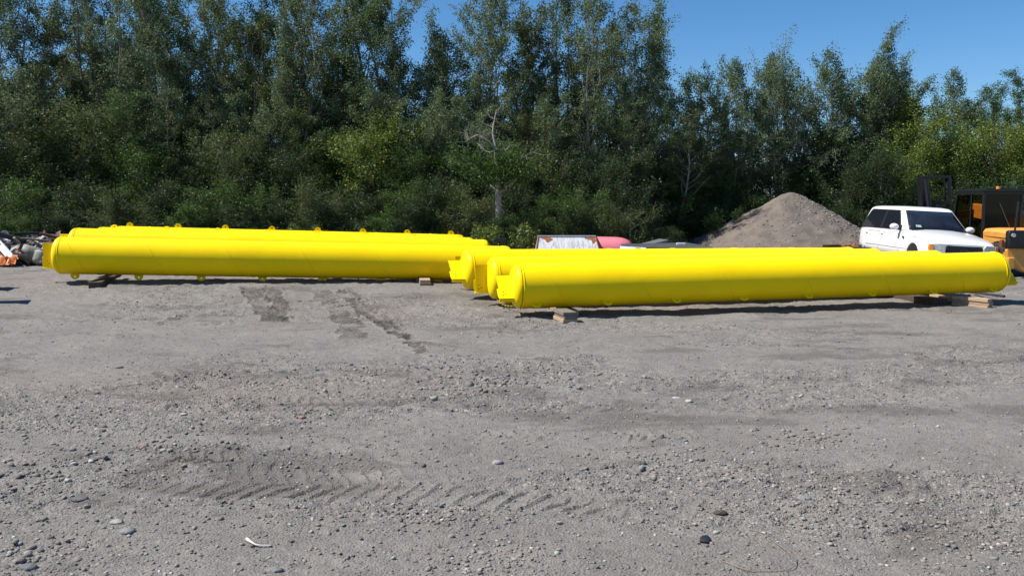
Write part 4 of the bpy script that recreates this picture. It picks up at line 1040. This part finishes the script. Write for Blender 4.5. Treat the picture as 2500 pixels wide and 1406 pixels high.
def smoothpath(pts, k=6):
    out = []
    for i in range(len(pts) - 1):
        p0 = pts[max(i - 1, 0)]; p1 = pts[i]; p2 = pts[i + 1]; p3 = pts[min(i + 2, len(pts) - 1)]
        for j in range(k):
            t = j / k; out.append(.5 * ((2 * p1) + (p2 - p0) * t + (2 * p0 - 5 * p1 + 4 * p2 - p3) * t * t + (3 * p1 - p0 - 3 * p2 + p3) * t ** 3))
    return out + [pts[-1]]
mb = MB(); pts = smoothpath(ground_path([(603, 1322), (615, 1328), (630, 1332), (662, 1333)], .012), 5)
mb.tube(pts, [.011, .010, .009, .008, .007, .0065, .006, .0055, .005, .005, .0045, .004, .0035, .003, .003, .003][:len(pts)], 8)
tag(mb.build('bleached_stick', 'bone'), 'bleached white stick lying in the lower left foreground', 'stick')
mb = MB(); pts = smoothpath(ground_path([(1828, 1294), (1862, 1306), (1900, 1330), (1932, 1352), (1944, 1375), (1925, 1398), (1880, 1402), (1820, 1396), (1765, 1375)], .008), 6)
mb.tube(pts, .0022, 6); tag(mb.build('dry_stalk', 'twig'), 'long thin dry stalk curled on the gravel in the lower right', 'stalk')
def lump(u, v, dims, m_, label, cat, name, seed):
    p = G(u, v); v0, f0 = ico2(); rg = np.random.default_rng(seed)
    V = v0 * (1 + rg.uniform(-.28, .28, (len(v0), 1))) * np.array(dims)
    o = fastmesh(name, V, f0, M[m_]); o.location = (p.x, p.y, surf(p.x, p.y) + dims[2] * .7); o.rotation_euler = (0, 0, rg.uniform(-.3, .3)); tag(o, label, cat)
lump(1760, 1250, (.045, .022, .014), 'dark_wood', 'charred chip of wood in the lower right foreground', 'chip', 'wood_chip', 3)
lump(1720, 1326, (.034, .026, .022), 'black_tarp', 'crushed black plastic scrap in the lower right foreground', 'scrap', 'plastic_scrap', 5)

# ------------------------------------------------------------------ trees
LEAF = {
    'grey': island_mat('poplar_leaves', [(0.053, 0.086, 0.034), (0.078, 0.122, 0.048), (0.100, 0.150, 0.063), (0.119, 0.170, 0.082), (0.136, 0.186, 0.102)], .50, .26, .34),
    'deep': island_mat('deep_poplar_leaves', [(0.026, 0.054, 0.015), (0.042, 0.083, 0.022), (0.059, 0.106, 0.031), (0.073, 0.127, 0.042), (0.087, 0.142, 0.054)], .50, .26, .30),
    'dark': island_mat('dark_leaves', [(.013, .027, .009), (.022, .044, .013), (.030, .060, .018), (.040, .074, .025), (.056, .092, .036)], .50, .26, .30),
    'olive': island_mat('olive_leaves', [(0.035, 0.048, 0.014), (0.055, 0.075, 0.020), (0.073, 0.098, 0.026), (0.090, 0.117, 0.036), (0.110, 0.138, 0.053)], .50, .26, .34),
    'green': island_mat('fresh_leaves', [(0.022, 0.052, 0.010), (0.035, 0.076, 0.013), (0.047, 0.099, 0.018), (0.065, 0.125, 0.025), (0.085, 0.148, 0.038)], .50, .26, .34),
    'lime': island_mat('yellow_green_leaves', [(0.060, 0.095, 0.011), (0.085, 0.130, 0.015), (0.110, 0.163, 0.019), (0.138, 0.195, 0.026), (0.169, 0.215, 0.045)], .5, .4, .3),
}
BARK = mat('grey_bark', (.24, .23, .20), .85, scale=5, col2=(.10, .095, .08), bump=.4, stretch=(6, 6, 1))
PALE = mat('pale_bark', (.34, .32, .285), .8, scale=4, col2=(.15, .14, .12), bump=.3, stretch=(5, 5, 1.5))
DARKB = mat('dark_bark', (.10, .09, .075), .9, scale=5, col2=(.05, .045, .038), bump=.4, stretch=(6, 6, 1))
def np_tubes(paths, n=5):
    Vs = []; Fs = []; o = 0
    for pts, rad in paths:
        pts = np.asarray(pts); m = len(pts)
        t = np.gradient(pts, axis=0); t /= np.linalg.norm(t, axis=1)[:, None] + 1e-9
        up = np.where(np.abs(t[:, 2:3]) > .9, np.array([[1., 0, 0]]), np.array([[0, 0, 1.]]))
        a = np.cross(up, t); a /= np.linalg.norm(a, axis=1)[:, None] + 1e-9
        # keep frames consistent
        for i in range(1, m):
            q = a[i - 1] - t[i] * np.dot(a[i - 1], t[i]); a[i] = q / (np.linalg.norm(q) + 1e-9)
        b = np.cross(t, a); th = 2 * PI * np.arange(n) / n
        ring = pts[:, None] + (a[:, None] * np.cos(th)[None, :, None] + b[:, None] * np.sin(th)[None, :, None]) * np.asarray(rad)[:, None, None]
        Vs.append(ring.reshape(-1, 3)); I = o + np.arange(m * n).reshape(m, n); J = np.roll(I, -1, 1)
        Fs.append(np.stack([I[:-1], J[:-1], J[1:], I[1:]], -1).reshape(-1, 4)); o += m * n
    return np.vstack(Vs), np.vstack(Fs)
def leaves(C, rg, size, droop=.5):
    n = len(C)
    d = rg.normal(0, 1, (n, 3)); d[:, 2] -= droop; d /= np.linalg.norm(d, axis=1)[:, None]
    s = np.cross(d, rg.normal(0, 1, (n, 3))); s /= np.linalg.norm(s, axis=1)[:, None]
    L = (size * rg.uniform(.65, 1.25, n))[:, None]; Wd = L * .72
    V = np.stack([C + d * L * .5, C + s * Wd * .5 + d * L * .05, C - d * L * .5, C - s * Wd * .5 + d * L * .05], 1).reshape(-1, 3)
    return V, np.arange(4 * n).reshape(n, 4)
def branch(rg, p, d, L, r, k=6, up=.12, wob=.10):
    pts = [p]; d = d / np.linalg.norm(d)
    for i in range(k):
        d = d + rg.normal(0, wob, 3) + np.array([0, 0, up]); d /= np.linalg.norm(d)
        pts.append(pts[-1] + d * L / k)
    return np.array(pts), np.linspace(r, r * .25, k + 1)
def grow_tree(seed, H, spread, start, nmain, nleaf, size, tr=.11, ang=.75, stems=1, fill=.13, lean=0.0, ntw=5, fan=.16, up=.12, leafy=1.0, profile='poplar'):
    rg = np.random.default_rng(seed); paths = []; twigs = []
    for s in range(stems):
        hh = H * (1 if s == 0 else rg.uniform(.72, 1.0)); p0 = np.array([rg.normal(0, .35), rg.normal(0, .35), -.1]) if stems > 1 else np.array([0, 0, -.1])
        d0 = np.array([rg.normal(0, .05) + lean, rg.normal(0, .05), 1.0])
        if stems > 1: az0 = 2 * PI * (s + rg.uniform(-.25, .25)) / stems; d0[:2] += fan * rg.uniform(.5, 1.3) * np.array([math.cos(az0), math.sin(az0)])
        tp, trd = branch(rg, p0, d0, hh, tr * (1 if s == 0 else .75), 16, .035 if stems > 1 else .08, .05); trd = np.linspace(1, .10, 17) * tr * (1 if s == 0 else .7)
        paths.append((tp, trd))
        nm = int(nmain / stems * (1.2 if s == 0 else .9))
        for i in range(nm):
            t = start + (1 - start) * (i + rg.uniform(0, 1)) / nm; t = min(t, .985)
            f = t * 16; a = int(f); q = tp[a] + (tp[min(a + 1, 16)] - tp[a]) * (f - a)
            rel = (t - start) / (1 - start)
            if profile == 'poplar': prof = (.30 + .75 * math.sin(PI * min(1, rel * .66 + .16))) * (1 - .45 * rel ** 3) * rg.uniform(.55, 1.3)
            elif profile == 'round': prof = (.25 + 1.0 * math.sqrt(max(0, 1 - (2 * rel - .75) ** 2 * .7))) * rg.uniform(.55, 1.35)
            else: prof = 1.0 - .5 * rel
            az = i * 2.4 + rg.uniform(-.5, .5); an = ang * rg.uniform(.7, 1.3) * (1 - .30 * rel)
            d = np.array([math.cos(az) * math.sin(an), math.sin(az) * math.sin(an), math.cos(an)])
            L = spread * prof * rg.uniform(.6, 1.15)
            bp, br = branch(rg, q, d, L, max(.008, trd[a] * .42), 7, up, .17); paths.append((bp, br))
            for j in range(ntw):
                tt = rg.uniform(.25, 1); k = tt * 7; kk = min(int(k), 6); qq = bp[kk] + (bp[kk + 1] - bp[kk]) * (k - kk)
                dd = (bp[kk + 1] - bp[kk]); dd = dd / np.linalg.norm(dd) + rg.normal(0, .55, 3)
                tw, twr = branch(rg, qq, dd, L * rg.uniform(.22, .48) * (1.1 - .4 * tt) + .12, .009, 4, up * .8, .2)
                paths.append((tw, twr)); twigs.append(tw)
            twigs.append(bp[4:])
    lens = np.array([np.linalg.norm(t[-1] - t[0]) + .1 for t in twigs])
    wts = lens * rg.uniform(.1, 1.0, len(twigs)) ** 1.6; wts /= wts.sum()
    idx = rg.choice(len(twigs), nleaf, p=wts); C = np.empty((nleaf, 3))
    for i in np.unique(idx):
        m = idx == i; t = twigs[i]; n = m.sum(); f = rg.uniform(0.1, len(t) - 1.001, n); a = f.astype(int)
        C[m] = t[a] + (t[a + 1] - t[a]) * (f - a)[:, None] + rg.normal(0, fill, (n, 3))
    C[:, 2] = np.maximum(C[:, 2], .05)
    LV, LF = leaves(C, rg, size)
    return np_tubes(paths), (LV, LF), float(np.percentile(LV[:, 2], 99.97))
KIND = {}
def define(key, leaf, bark, **kw):
    (TV, TF), (LV, LF), H = grow_tree(**kw)
    me = []
    for nm, V, Fq, m in (('trunk', TV, TF, bark), ('crown', LV, LF, LEAF[leaf])):
        o = fastmesh(nm, V, Fq, m, smooth=(nm == 'trunk')); me.append(o.data); bpy.data.objects.remove(o)
    KIND[key] = (me, H, float(np.abs(LV[:, 0]).max()))
define('p1', 'grey', BARK, seed=1, H=12, spread=3.0, start=.14, nmain=84, nleaf=28000, size=.080, tr=.11, ang=.85, stems=3, fill=.10, fan=.16, up=.06, ntw=5)
define('p2', 'grey', BARK, seed=2, H=12, spread=2.7, start=.18, nmain=74, nleaf=22000, size=.080, tr=.10, ang=.80, stems=3, fill=.10, fan=.20, up=.07, ntw=5)
define('p3', 'olive', PALE, seed=3, H=11, spread=2.8, start=.16, nmain=76, nleaf=25000, size=.078, tr=.09, ang=.85, stems=3, fill=.10, fan=.17, up=.06, ntw=5)
define('p4', 'deep', DARKB, seed=4, H=11.5, spread=3.1, start=.10, nmain=92, nleaf=37000, size=.084, tr=.12, ang=.90, stems=3, fill=.12, fan=.16, up=.06, ntw=5)
define('thin', 'grey', PALE, seed=5, H=10, spread=1.5, start=.30, nmain=26, nleaf=6300, size=0.083, tr=.06, ang=.5, stems=1)
define('bare', 'grey', PALE, seed=6, H=9, spread=3.6, start=.22, nmain=44, nleaf=13500, size=0.075, tr=.12, ang=.8, ntw=8)
define('mid', 'grey', BARK, seed=7, H=8, spread=2.3, fan=.22, up=.07, ntw=5, start=.10, nmain=76, nleaf=22000, size=0.077, tr=.08, ang=.85, stems=3, fill=.10)
define('round_dark', 'dark', DARKB, seed=8, H=6, spread=2.2, start=.06, nmain=60, nleaf=25500, size=0.077, tr=.08, ang=1.0, stems=3, profile='round', fill=.17)
define('round_green', 'green', DARKB, seed=9, H=5.5, spread=2.0, start=.06, nmain=60, nleaf=24000, size=0.075, tr=.07, ang=1.0, stems=3, profile='round', fill=.17)
define('round_olive', 'olive', BARK, seed=10, H=5.5, spread=2.0, start=.08, nmain=56, nleaf=21750, size=0.075, tr=.07, ang=1.0, stems=3, profile='round', fill=.17)
define('lime', 'lime', DARKB, seed=11, H=6, spread=2.3, start=.08, nmain=64, nleaf=25500, size=0.077, tr=.08, ang=1.0, stems=3, profile='round', fill=.16)
define('shrub_dark', 'dark', DARKB, seed=12, H=3.0, spread=1.5, start=.03, nmain=46, nleaf=13500, size=0.066, tr=.04, ang=1.0, stems=4, profile='round', fill=.13)
define('shrub_green', 'green', DARKB, seed=13, H=2.6, spread=1.4, start=.03, nmain=42, nleaf=12000, size=0.066, tr=.04, ang=1.0, stems=4, profile='round', fill=.12)
define('shrub_olive', 'olive', BARK, seed=14, H=2.8, spread=1.4, start=.03, nmain=42, nleaf=11250, size=0.064, tr=.04, ang=1.0, stems=4, profile='round', fill=.13)
define('fern', 'lime', DARKB, seed=15, H=1.0, spread=.7, start=.02, nmain=34, nleaf=2250, size=0.066, tr=.012, ang=1.0, stems=3, profile='flat', fill=.05)
rt = random.Random(12)
def tree(kind, u, vtop, y, label, group, name='tree', cat='tree', wide=1.0, rz=None):
    (tm, cm), H, Wd = KIND[kind]
    x = (u - 1250) / F * y; g = gz(x, y); h = P(u, vtop, y).z - g; s = h / H
    root = empty(name, (x, y, g), rt.uniform(0, 6.28) if rz is None else rz)
    sxy = min(max(s, .72), 1.25) * wide
    root.scale = (sxy * rt.uniform(.94, 1.06), sxy * rt.uniform(.94, 1.06), s)
    for nm, me in (('trunk', tm), ('crown', cm)):
        o = bpy.data.objects.new(nm, me); COL.objects.link(o); o.parent = root
    return tag(root, label, cat, group)
WOOD = []
def bunch():
    # (kind, u, vtop, y)  front rank of tall trees, read off the skyline
    tall = [('p4', -90, -175, 33, ''), ('p1', 40, -115, 33.5, ''), ('p3', 150, -125, 34, ''), ('p2', 265, -145, 35, ''), ('p2', 320, -85, 36.5, ''), ('p1', 390, -105, 34.5, ''), ('p2', 500, -135, 35, ''), ('p4', 590, -80, 36, ''), ('p3', 640, -95, 34, ''), ('p2', 700, -65, 36.5, ''),
            ('thin', 735, 25, 34, ''), ('p4', 850, -100, 35, ''), ('p1', 915, -115, 36, ''), ('p2', 985, -65, 35.5, ''), ('thin', 1060, 62, 35, ''), ('thin', 1115, 40, 36, ''), ('mid', 1085, 105, 36, ''),
            ('p1', 1205, -75, 35, ''), ('p3', 1300, -125, 35.5, ''), ('p2', 1400, -110, 36, ''), ('p1', 1480, 15, 37, ''), ('thin', 1555, -40, 35.5, ''), ('p2', 1575, 20, 37, ''), ('mid', 1650, 145, 38, ''), ('mid', 1735, 150, 39, ''),
            ('bare', 1880, 72, 39.5, ''), ('mid', 1810, 128, 40, ''), ('mid', 1975, 132, 40, ''), ('thin', 2100, 68, 40, ''), ('mid', 2055, 140, 40.5, ''), ('mid', 2105, 158, 40.2, ''), ('mid', 2150, 165, 41, ''), ('thin', 2195, 138, 41, ''),
            ('mid', 2262, 175, 42, ''), ('mid', 2330, 235, 43, ''), ('thin', 2355, 228, 43, ''), ('mid', 2410, 238, 44, ''), ('thin', 2450, 232, 45, ''), ('p4', 2530, 150, 40, ''), ('mid', 2620, 120, 42, '')]
    names = {'p1': 'tall grey green poplar', 'p2': 'tall twin stemmed poplar', 'p3': 'tall olive leaved poplar with pale trunk', 'p4': 'tall dark dense poplar', 'thin': 'thin young poplar rising above its neighbours',
             'bare': 'half bare poplar with many pale branches', 'mid': 'medium grey green poplar'}
    def where(u):
        for a, b in ((-20, 'at the left edge of the wood'), (100, 'above the rubbish heap'), (210, 'above the left ends of the left row'), (300, 'just right of the left pipe ends'), (350, 'between the first and second upright lugs'), (450, 'a fifth of the way along the left row'), (545, 'in front of the blue gap in the left wood'),
                     (620, 'right of the blue sky gap in the left wood'), (690, 'left of the first notch of sky'), (720, 'hard against the left side of the first notch of sky'), (780, 'in the first notch of sky'), (880, 'right of the first notch of sky'), (950, 'in the middle of the second tall clump'), (1020, 'left of the central notch of sky'),
                     (1075, 'on the left of the central notch of sky'), (1100, 'in the centre of the central notch of sky'), (1160, 'on the right of the central notch of sky'), (1250, 'behind the dead tree'), (1350, 'above the white trough'), (1440, 'above the pink boat'),
                     (1520, 'above the covered trailer'), (1562, 'above the left foot of the gravel heap, frontmost'), (1610, 'where the skyline starts to fall'), (1700, 'left of the gravel heap'), (1780, 'over the left slope of the heap'), (1840, 'left of the half bare poplar'),
                     (1930, 'straight above the gravel heap'), (2010, 'right of the half bare poplar'), (2075, 'over the right foot of the heap'), (2102, 'over the truck cabin, reaching above the skyline'), (2120, 'over the truck cabin, wide crowned'), (2170, 'over the truck roof'), (2230, 'over the truck mirror'), (2300, 'above the raised fork carriage'),
                     (2342, 'above the cab of the telehandler, left part'), (2380, 'above the cab of the telehandler, right part'), (2430, 'right of the telehandler beacon'), (2480, 'low on the skyline near the right edge'), (2560, 'at the right edge of the wood'), (9999, 'beyond the right edge of the wood')):
            if u < a: return b
    seen = set()
    for k, u, v, y, _ in tall:
        lab = names[k] + ' ' + where(u)
        if lab in seen: lab += ' behind another'
        seen.add(lab); tree(k, u, v, y, lab, 'poplars along the edge of the yard', 'poplar_tree', 'tree')
    # second and third rank
    rr = random.Random(4)
    sky = lambda u: np.interp(u, [-200, 700, 745, 800, 1000, 1060, 1150, 1180, 1450, 1500, 1600, 1650, 1750, 1850, 2000, 2150, 2300, 2400, 2500, 2700], [-40, -20, 90, -10, 20, 130, 120, 10, 10, 110, 90, 190, 200, 150, 170, 200, 250, 270, 240, 200])
    n = 0
    for row, (y0, st, lift) in enumerate(((38.5, 125, 90), (44, 120, 175), (50, 100, 245))):
        u = -120 + row * 40
        while u < 2650:
            y = y0 + (2.5 if u > 1600 else 0) + rr.uniform(-1, 1); v = float(sky(u)) + lift + rr.uniform(-25, 60)
            k = rr.choice(['p1', 'p2', 'p4', 'mid', 'p3'] if row < 2 else ['p4', 'mid', 'p4', 'p1'])
            if P(u, v, y).z < 7.5 and k != 'mid': k = 'mid'
            tree(k, u, v, y, ('poplar in the ranks behind the front trees, seen through their crowns', 'poplar deep in the wood, seen only in gaps', 'poplar at the back of the wood')[row], ('second rank of poplars', 'third rank of poplars', 'rear rank of poplars')[row], 'poplar_tree')
            u += st * rr.uniform(.75, 1.25)
    # understorey trees, large bushes: (kind,u,vtop,y,label)
    bush = [('round_dark', -40, 250, 31.5, 'dark bushy tree at the left edge behind the rubbish heap'), ('round_olive', 95, 270, 32, 'olive bushy tree above the rubbish heap'), ('round_olive', 215, 215, 32.5, 'olive bushy tree above the left ends of the left row'),
            ('round_green', 350, 330, 31, 'green bush tree a fifth of the way along the left row'), ('round_dark', 470, 330, 32, 'dark bushy tree under the blue gap in the left wood'), ('round_olive', 590, 290, 31.5, 'olive bushy tree under the first notch of sky, left side'),
            ('round_dark', 700, 330, 31.5, 'dark bushy tree under the first notch of sky'), ('round_green', 800, 300, 32.5, 'green bushy tree left of the bright yellow green one'), ('lime', 940, 265, 32.5, 'yellow green small tree in the middle of the left half'),
            ('round_green', 1040, 330, 32, 'green bushy tree left of the dead tree'), ('round_dark', 1120, 370, 32, 'dark bushy tree touching the dead tree on its left'), ('round_olive', 1300, 330, 33, 'olive bushy tree touching the dead tree on its right'),
            ('round_dark', 1400, 350, 32.5, 'dark bushy tree behind the white trough'), ('round_dark', 1500, 330, 34, 'dark bushy tree above the covered trailer'), ('round_dark', 1590, 370, 36, 'dark bushy tree left of the heap'), ('round_green', 1650, 430, 36, 'low green bushy tree at the left foot of the heap'),
            ('round_olive', 1740, 350, 38.5, 'olive bushy tree over the left slope of the heap'), ('round_dark', 1830, 380, 39.5, 'dark bushy tree behind the top of the heap'), ('round_green', 1945, 370, 39.5, 'green bushy tree just right of the top of the heap'), ('round_dark', 2040, 250, 38.5, 'large dark bushy tree over the right slope of the heap'),
            ('round_dark', 2120, 330, 36.5, 'dark bushy tree over the truck'), ('lime', 2200, 225, 39, 'large yellow green tree right of the big dark one'), ('round_green', 2290, 290, 37.5, 'green bushy tree behind the fork carriage'), ('lime', 2270, 330, 37, 'low yellow green tree behind the fork carriage'),
            ('round_olive', 2370, 330, 38, 'olive bushy tree behind the cab of the telehandler'), ('lime', 2455, 285, 37, 'bright yellow green tree at the right edge behind the telehandler'), ('lime', 2540, 300, 36, 'yellow green tree cut by the right edge'), ('round_green', 2640, 300, 37, 'green bushy tree beyond the right edge')]
    for k, u, v, y, lab in bush: tree(k, u, v, y, lab, 'bushy trees under the poplars', 'bushy_tree', 'tree', wide=1.15)
    for u, v, lab in ((30, 215, 'at the left edge, leaning over the rubbish heap'), (150, 170, 'above the left ends of the left row'), (280, 235, 'above the first upright lug'), (420, 190, 'above the second upright lug'), (530, 250, 'above the third upright lug'), (640, 200, 'above the fourth upright lug'),
                       (760, 220, 'above the fifth upright lug'), (870, 190, 'above the sixth upright lug'), (1010, 215, 'above the seventh upright lug'), (1130, 240, 'just left of the dead tree'), (1290, 200, 'just right of the dead tree'), (1380, 230, 'left of the white trough top'), (1470, 210, 'above the right half of the pink boat'),
                       (1560, 250, 'above the covered trailer'), (1660, 280, 'above the left foot of the heap'), (1770, 250, 'above the left slope of the heap')):
        yb = float(np.interp(u, [0, 1250, 1500, 1800], [33.0, 33.5, 35, 38.5])); k = rr.choice(['mid', 'mid', 'p4', 'p3'])
        tree(k, u, v, yb, 'half grown poplar before the tall ones, ' + lab, 'half grown poplars in front of the tall ones', 'poplar_tree', 'tree', wide=1.15)
    places = [(0, 'behind the rubbish heap, left part'), (90, 'behind the rubbish heap, right part'), (180, 'behind the left ends of the left row'), (300, 'behind the first upright lug'), (400, 'behind the second upright lug'), (520, 'behind the third upright lug'), (640, 'behind the fourth upright lug'),
              (760, 'behind the fifth upright lug'), (870, 'behind the sixth upright lug'), (980, 'behind the seventh upright lug'), (1080, 'behind the last upright lug'), (1180, 'at the foot of the dead tree'), (1265, 'right of the black rack'), (1370, 'behind the white trough'), (1480, 'behind the pink boat'),
              (1580, 'behind the covered trailer'), (1680, 'at the left foot of the heap'), (1780, 'behind the left slope of the heap'), (2080, 'behind the truck, left of its cabin'), (2180, 'behind the truck cabin'), (2290, 'below the fork carriage'), (2390, 'behind the telehandler cab'), (2490, 'behind the telehandler tail'), (2600, 'beyond the right edge')]
    for i, (u, w_) in enumerate(places):
        yb = float(np.interp(u, [0, 1200, 1500, 1700, 2000, 2600], [29.3, 29.5, 31.5, 37, 37.5, 35]))
        k = ('shrub_dark', 'shrub_green', 'shrub_dark', 'shrub_olive')[i % 4]; vv = 430 + rr.uniform(-30, 35)
        tree(k, u, vv, yb, {'shrub_dark': 'dark leafy shrub ', 'shrub_green': 'fresh green shrub ', 'shrub_olive': 'olive leafy shrub '}[k] + w_, 'shrubs along the foot of the wood', 'shrub', 'shrub', wide=1.2)
        k = ('shrub_green', 'shrub_dark', 'shrub_olive', 'shrub_dark')[i % 4]
        tree(k, u + 52, vv + 60 + rr.uniform(-20, 25), yb - 1.0, {'shrub_dark': 'low dark shrub ', 'shrub_green': 'low green shrub ', 'shrub_olive': 'low olive shrub '}[k] + 'just right of the shrub ' + w_, 'low shrubs along the foot of the wood', 'shrub', 'shrub', wide=1.1)
    for u, lab in ((715, 'yellow green fern clump between the fifth and sixth upright lugs'), (755, 'yellow green fern clump left of the sixth upright lug'), (1170, 'bright fern clump left of the black rack'), (1195, 'bright fern clump touching the black rack'), (1265, 'low fern clump right of the black rack')):
        tree('fern', u, 540 + rr.uniform(0, 12), 27.6, lab, 'fern clumps at the foot of the wood', 'fern', 'fern')
bunch()
# dead, broken tree with pale limbs in the middle
def dead_tree():
    y = 28.4; g = gz(-.5, y)
    root = empty('dead_tree', (P(1216, 500, y).x, y, g)); rg = np.random.default_rng(3)
    def W(u, v, dy=0.0):
        p = P(u, v, y + dy); return np.array([p.x - root.location.x, p.y - y, p.z - g])
    def limb(pix, r0, r1, dy=0.0):
        pts = np.array([W(u, v, dy * i / max(1, len(pix) - 1)) for i, (u, v) in enumerate(pix)])
        pts = np.array(smoothpath([Vector(p) for p in pts], 4)); return pts, np.linspace(r0, r1, len(pts))
    paths = [limb([(1218, 620), (1217, 500), (1216, 465), (1218, 430), (1212, 400), (1212, 368)], .11, .075),
             limb([(1217, 470), (1232, 462), (1245, 452), (1262, 436)], .06, .05, -.4),
             limb([(1217, 470), (1205, 460), (1196, 452)], .05, .02, .2),
             limb([(1213, 370), (1200, 352), (1185, 338), (1168, 330)], .05, .025, -.3), limb([(1213, 370), (1207, 345), (1203, 325), (1206, 300), (1212, 270)], .05, .015, .2),
             limb([(1168, 330), (1150, 338), (1140, 345)], .03, .01, -.3), limb([(1212, 368), (1190, 372), (1165, 350)], .04, .012, .3),
             limb([(1218, 380), (1235, 368), (1245, 355)], .035, .012), limb([(1216, 410), (1262, 392), (1300, 372)], .022, .007, .3), limb([(1216, 400), (1265, 398), (1302, 384)], .02, .006, .4)]
    for k in range(60):
        b, r = paths[rg.choice([3, 4, 5, 6, 7, 8, 9, 4, 3])]; i = rg.integers(len(b) // 2, len(b)); d = rg.normal(0, 1, 3); d[2] += .3
        paths.append(branch(rg, b[i], d, rg.uniform(.25, .75), .008, 6, .05, .25))
    V, Fq = np_tubes(paths, 7); fastmesh('trunk', V, Fq, PALE, root, smooth=True)
    C = []
    for k in range(34):
        c = W(1222 + rg.normal(0, 42), 408 + rg.normal(0, 17)); C.append(c + rg.normal(0, .26, (120, 3)) + np.array([0, -.25, 0]))
    LV, LF = leaves(np.vstack(C), rg, .08); fastmesh('crown', LV, LF, LEAF['green'], root)
    tag(root, 'dead broken tree with pale forked limbs at the middle of the wood', 'tree')
dead_tree()
# grass and weeds fringe at the foot of the wood: one mass
def fringe():
    rg = np.random.default_rng(21); N = 26000
    u = rg.uniform(-80, 2600, N); yb = np.interp(u, [0, 1200, 1500, 1700, 2000, 2600], [27.6, 27.8, 29.5, 36, 36.5, 34]); y = yb + rg.uniform(-1.2, 5, N)
    x = (u - 1250) / F * y; z = ground_z(x, y)
    h = rg.uniform(.12, .5, N) * (.5 + 1.2 * (vnoise(x, y, .5, 4) + .5)); a = rg.uniform(0, 2 * PI, N); wv = .02 + .02 * rg.uniform(0, 1, N)
    dx, dy = np.cos(a) * wv, np.sin(a) * wv; lx, ly = rg.normal(0, .12, N), rg.normal(0, .12, N)
    V = np.stack([np.stack([x - dx, y - dy, z], -1), np.stack([x + dx, y + dy, z], -1), np.stack([x + dx * .6 + lx * .5, y + dy * .6 + ly * .5, z + h * .6], -1), np.stack([x + lx, y + ly, z + h], -1)], 1).reshape(-1, 3)
    o = fastmesh('grass', V, np.arange(4 * N).reshape(N, 4), LEAF['green']); tag(o, 'rough grass and weeds along the foot of the wood', 'grass', kind='stuff')
fringe()
# the forest floor is dark leaf litter: low mat under the trees
def litter():
    n, m = 60, 120
    u = np.linspace(-700, 3300, m); t = np.linspace(0, 1, n); U, T = np.meshgrid(u, t)
    yb = np.interp(U, [0, 1200, 1500, 1700, 2000, 2600], [28.3, 28.5, 30.5, 36.8, 37.2, 34.6]) + .8 * fbm(U * .01, T, 2, 2, 3); Y = yb + T ** 1.5 * 40; X = (U - 1250) / F * yb + (U - 1250) / F * (Y - yb)
    Z = ground_z(X, Y) + .03 + .05 * (fbm(X, Y, 1.5, 3, 2) + .4) * sst(0, .04, T) - .06 * (1 - sst(0, .03, T))
    I = np.arange(n * m).reshape(n, m); Q = np.stack([I[:-1, :-1], I[:-1, 1:], I[1:, 1:], I[1:, :-1]], -1).reshape(-1, 4)
    o = fastmesh('forest_floor', np.stack([X, Y, Z], -1).reshape(-1, 3), Q, mat('leaf_litter', (.07, .055, .035), .95, col2=(.03, .03, .018), scale=4, bump=.6), smooth=True); tag(o, kind='structure')
litter()
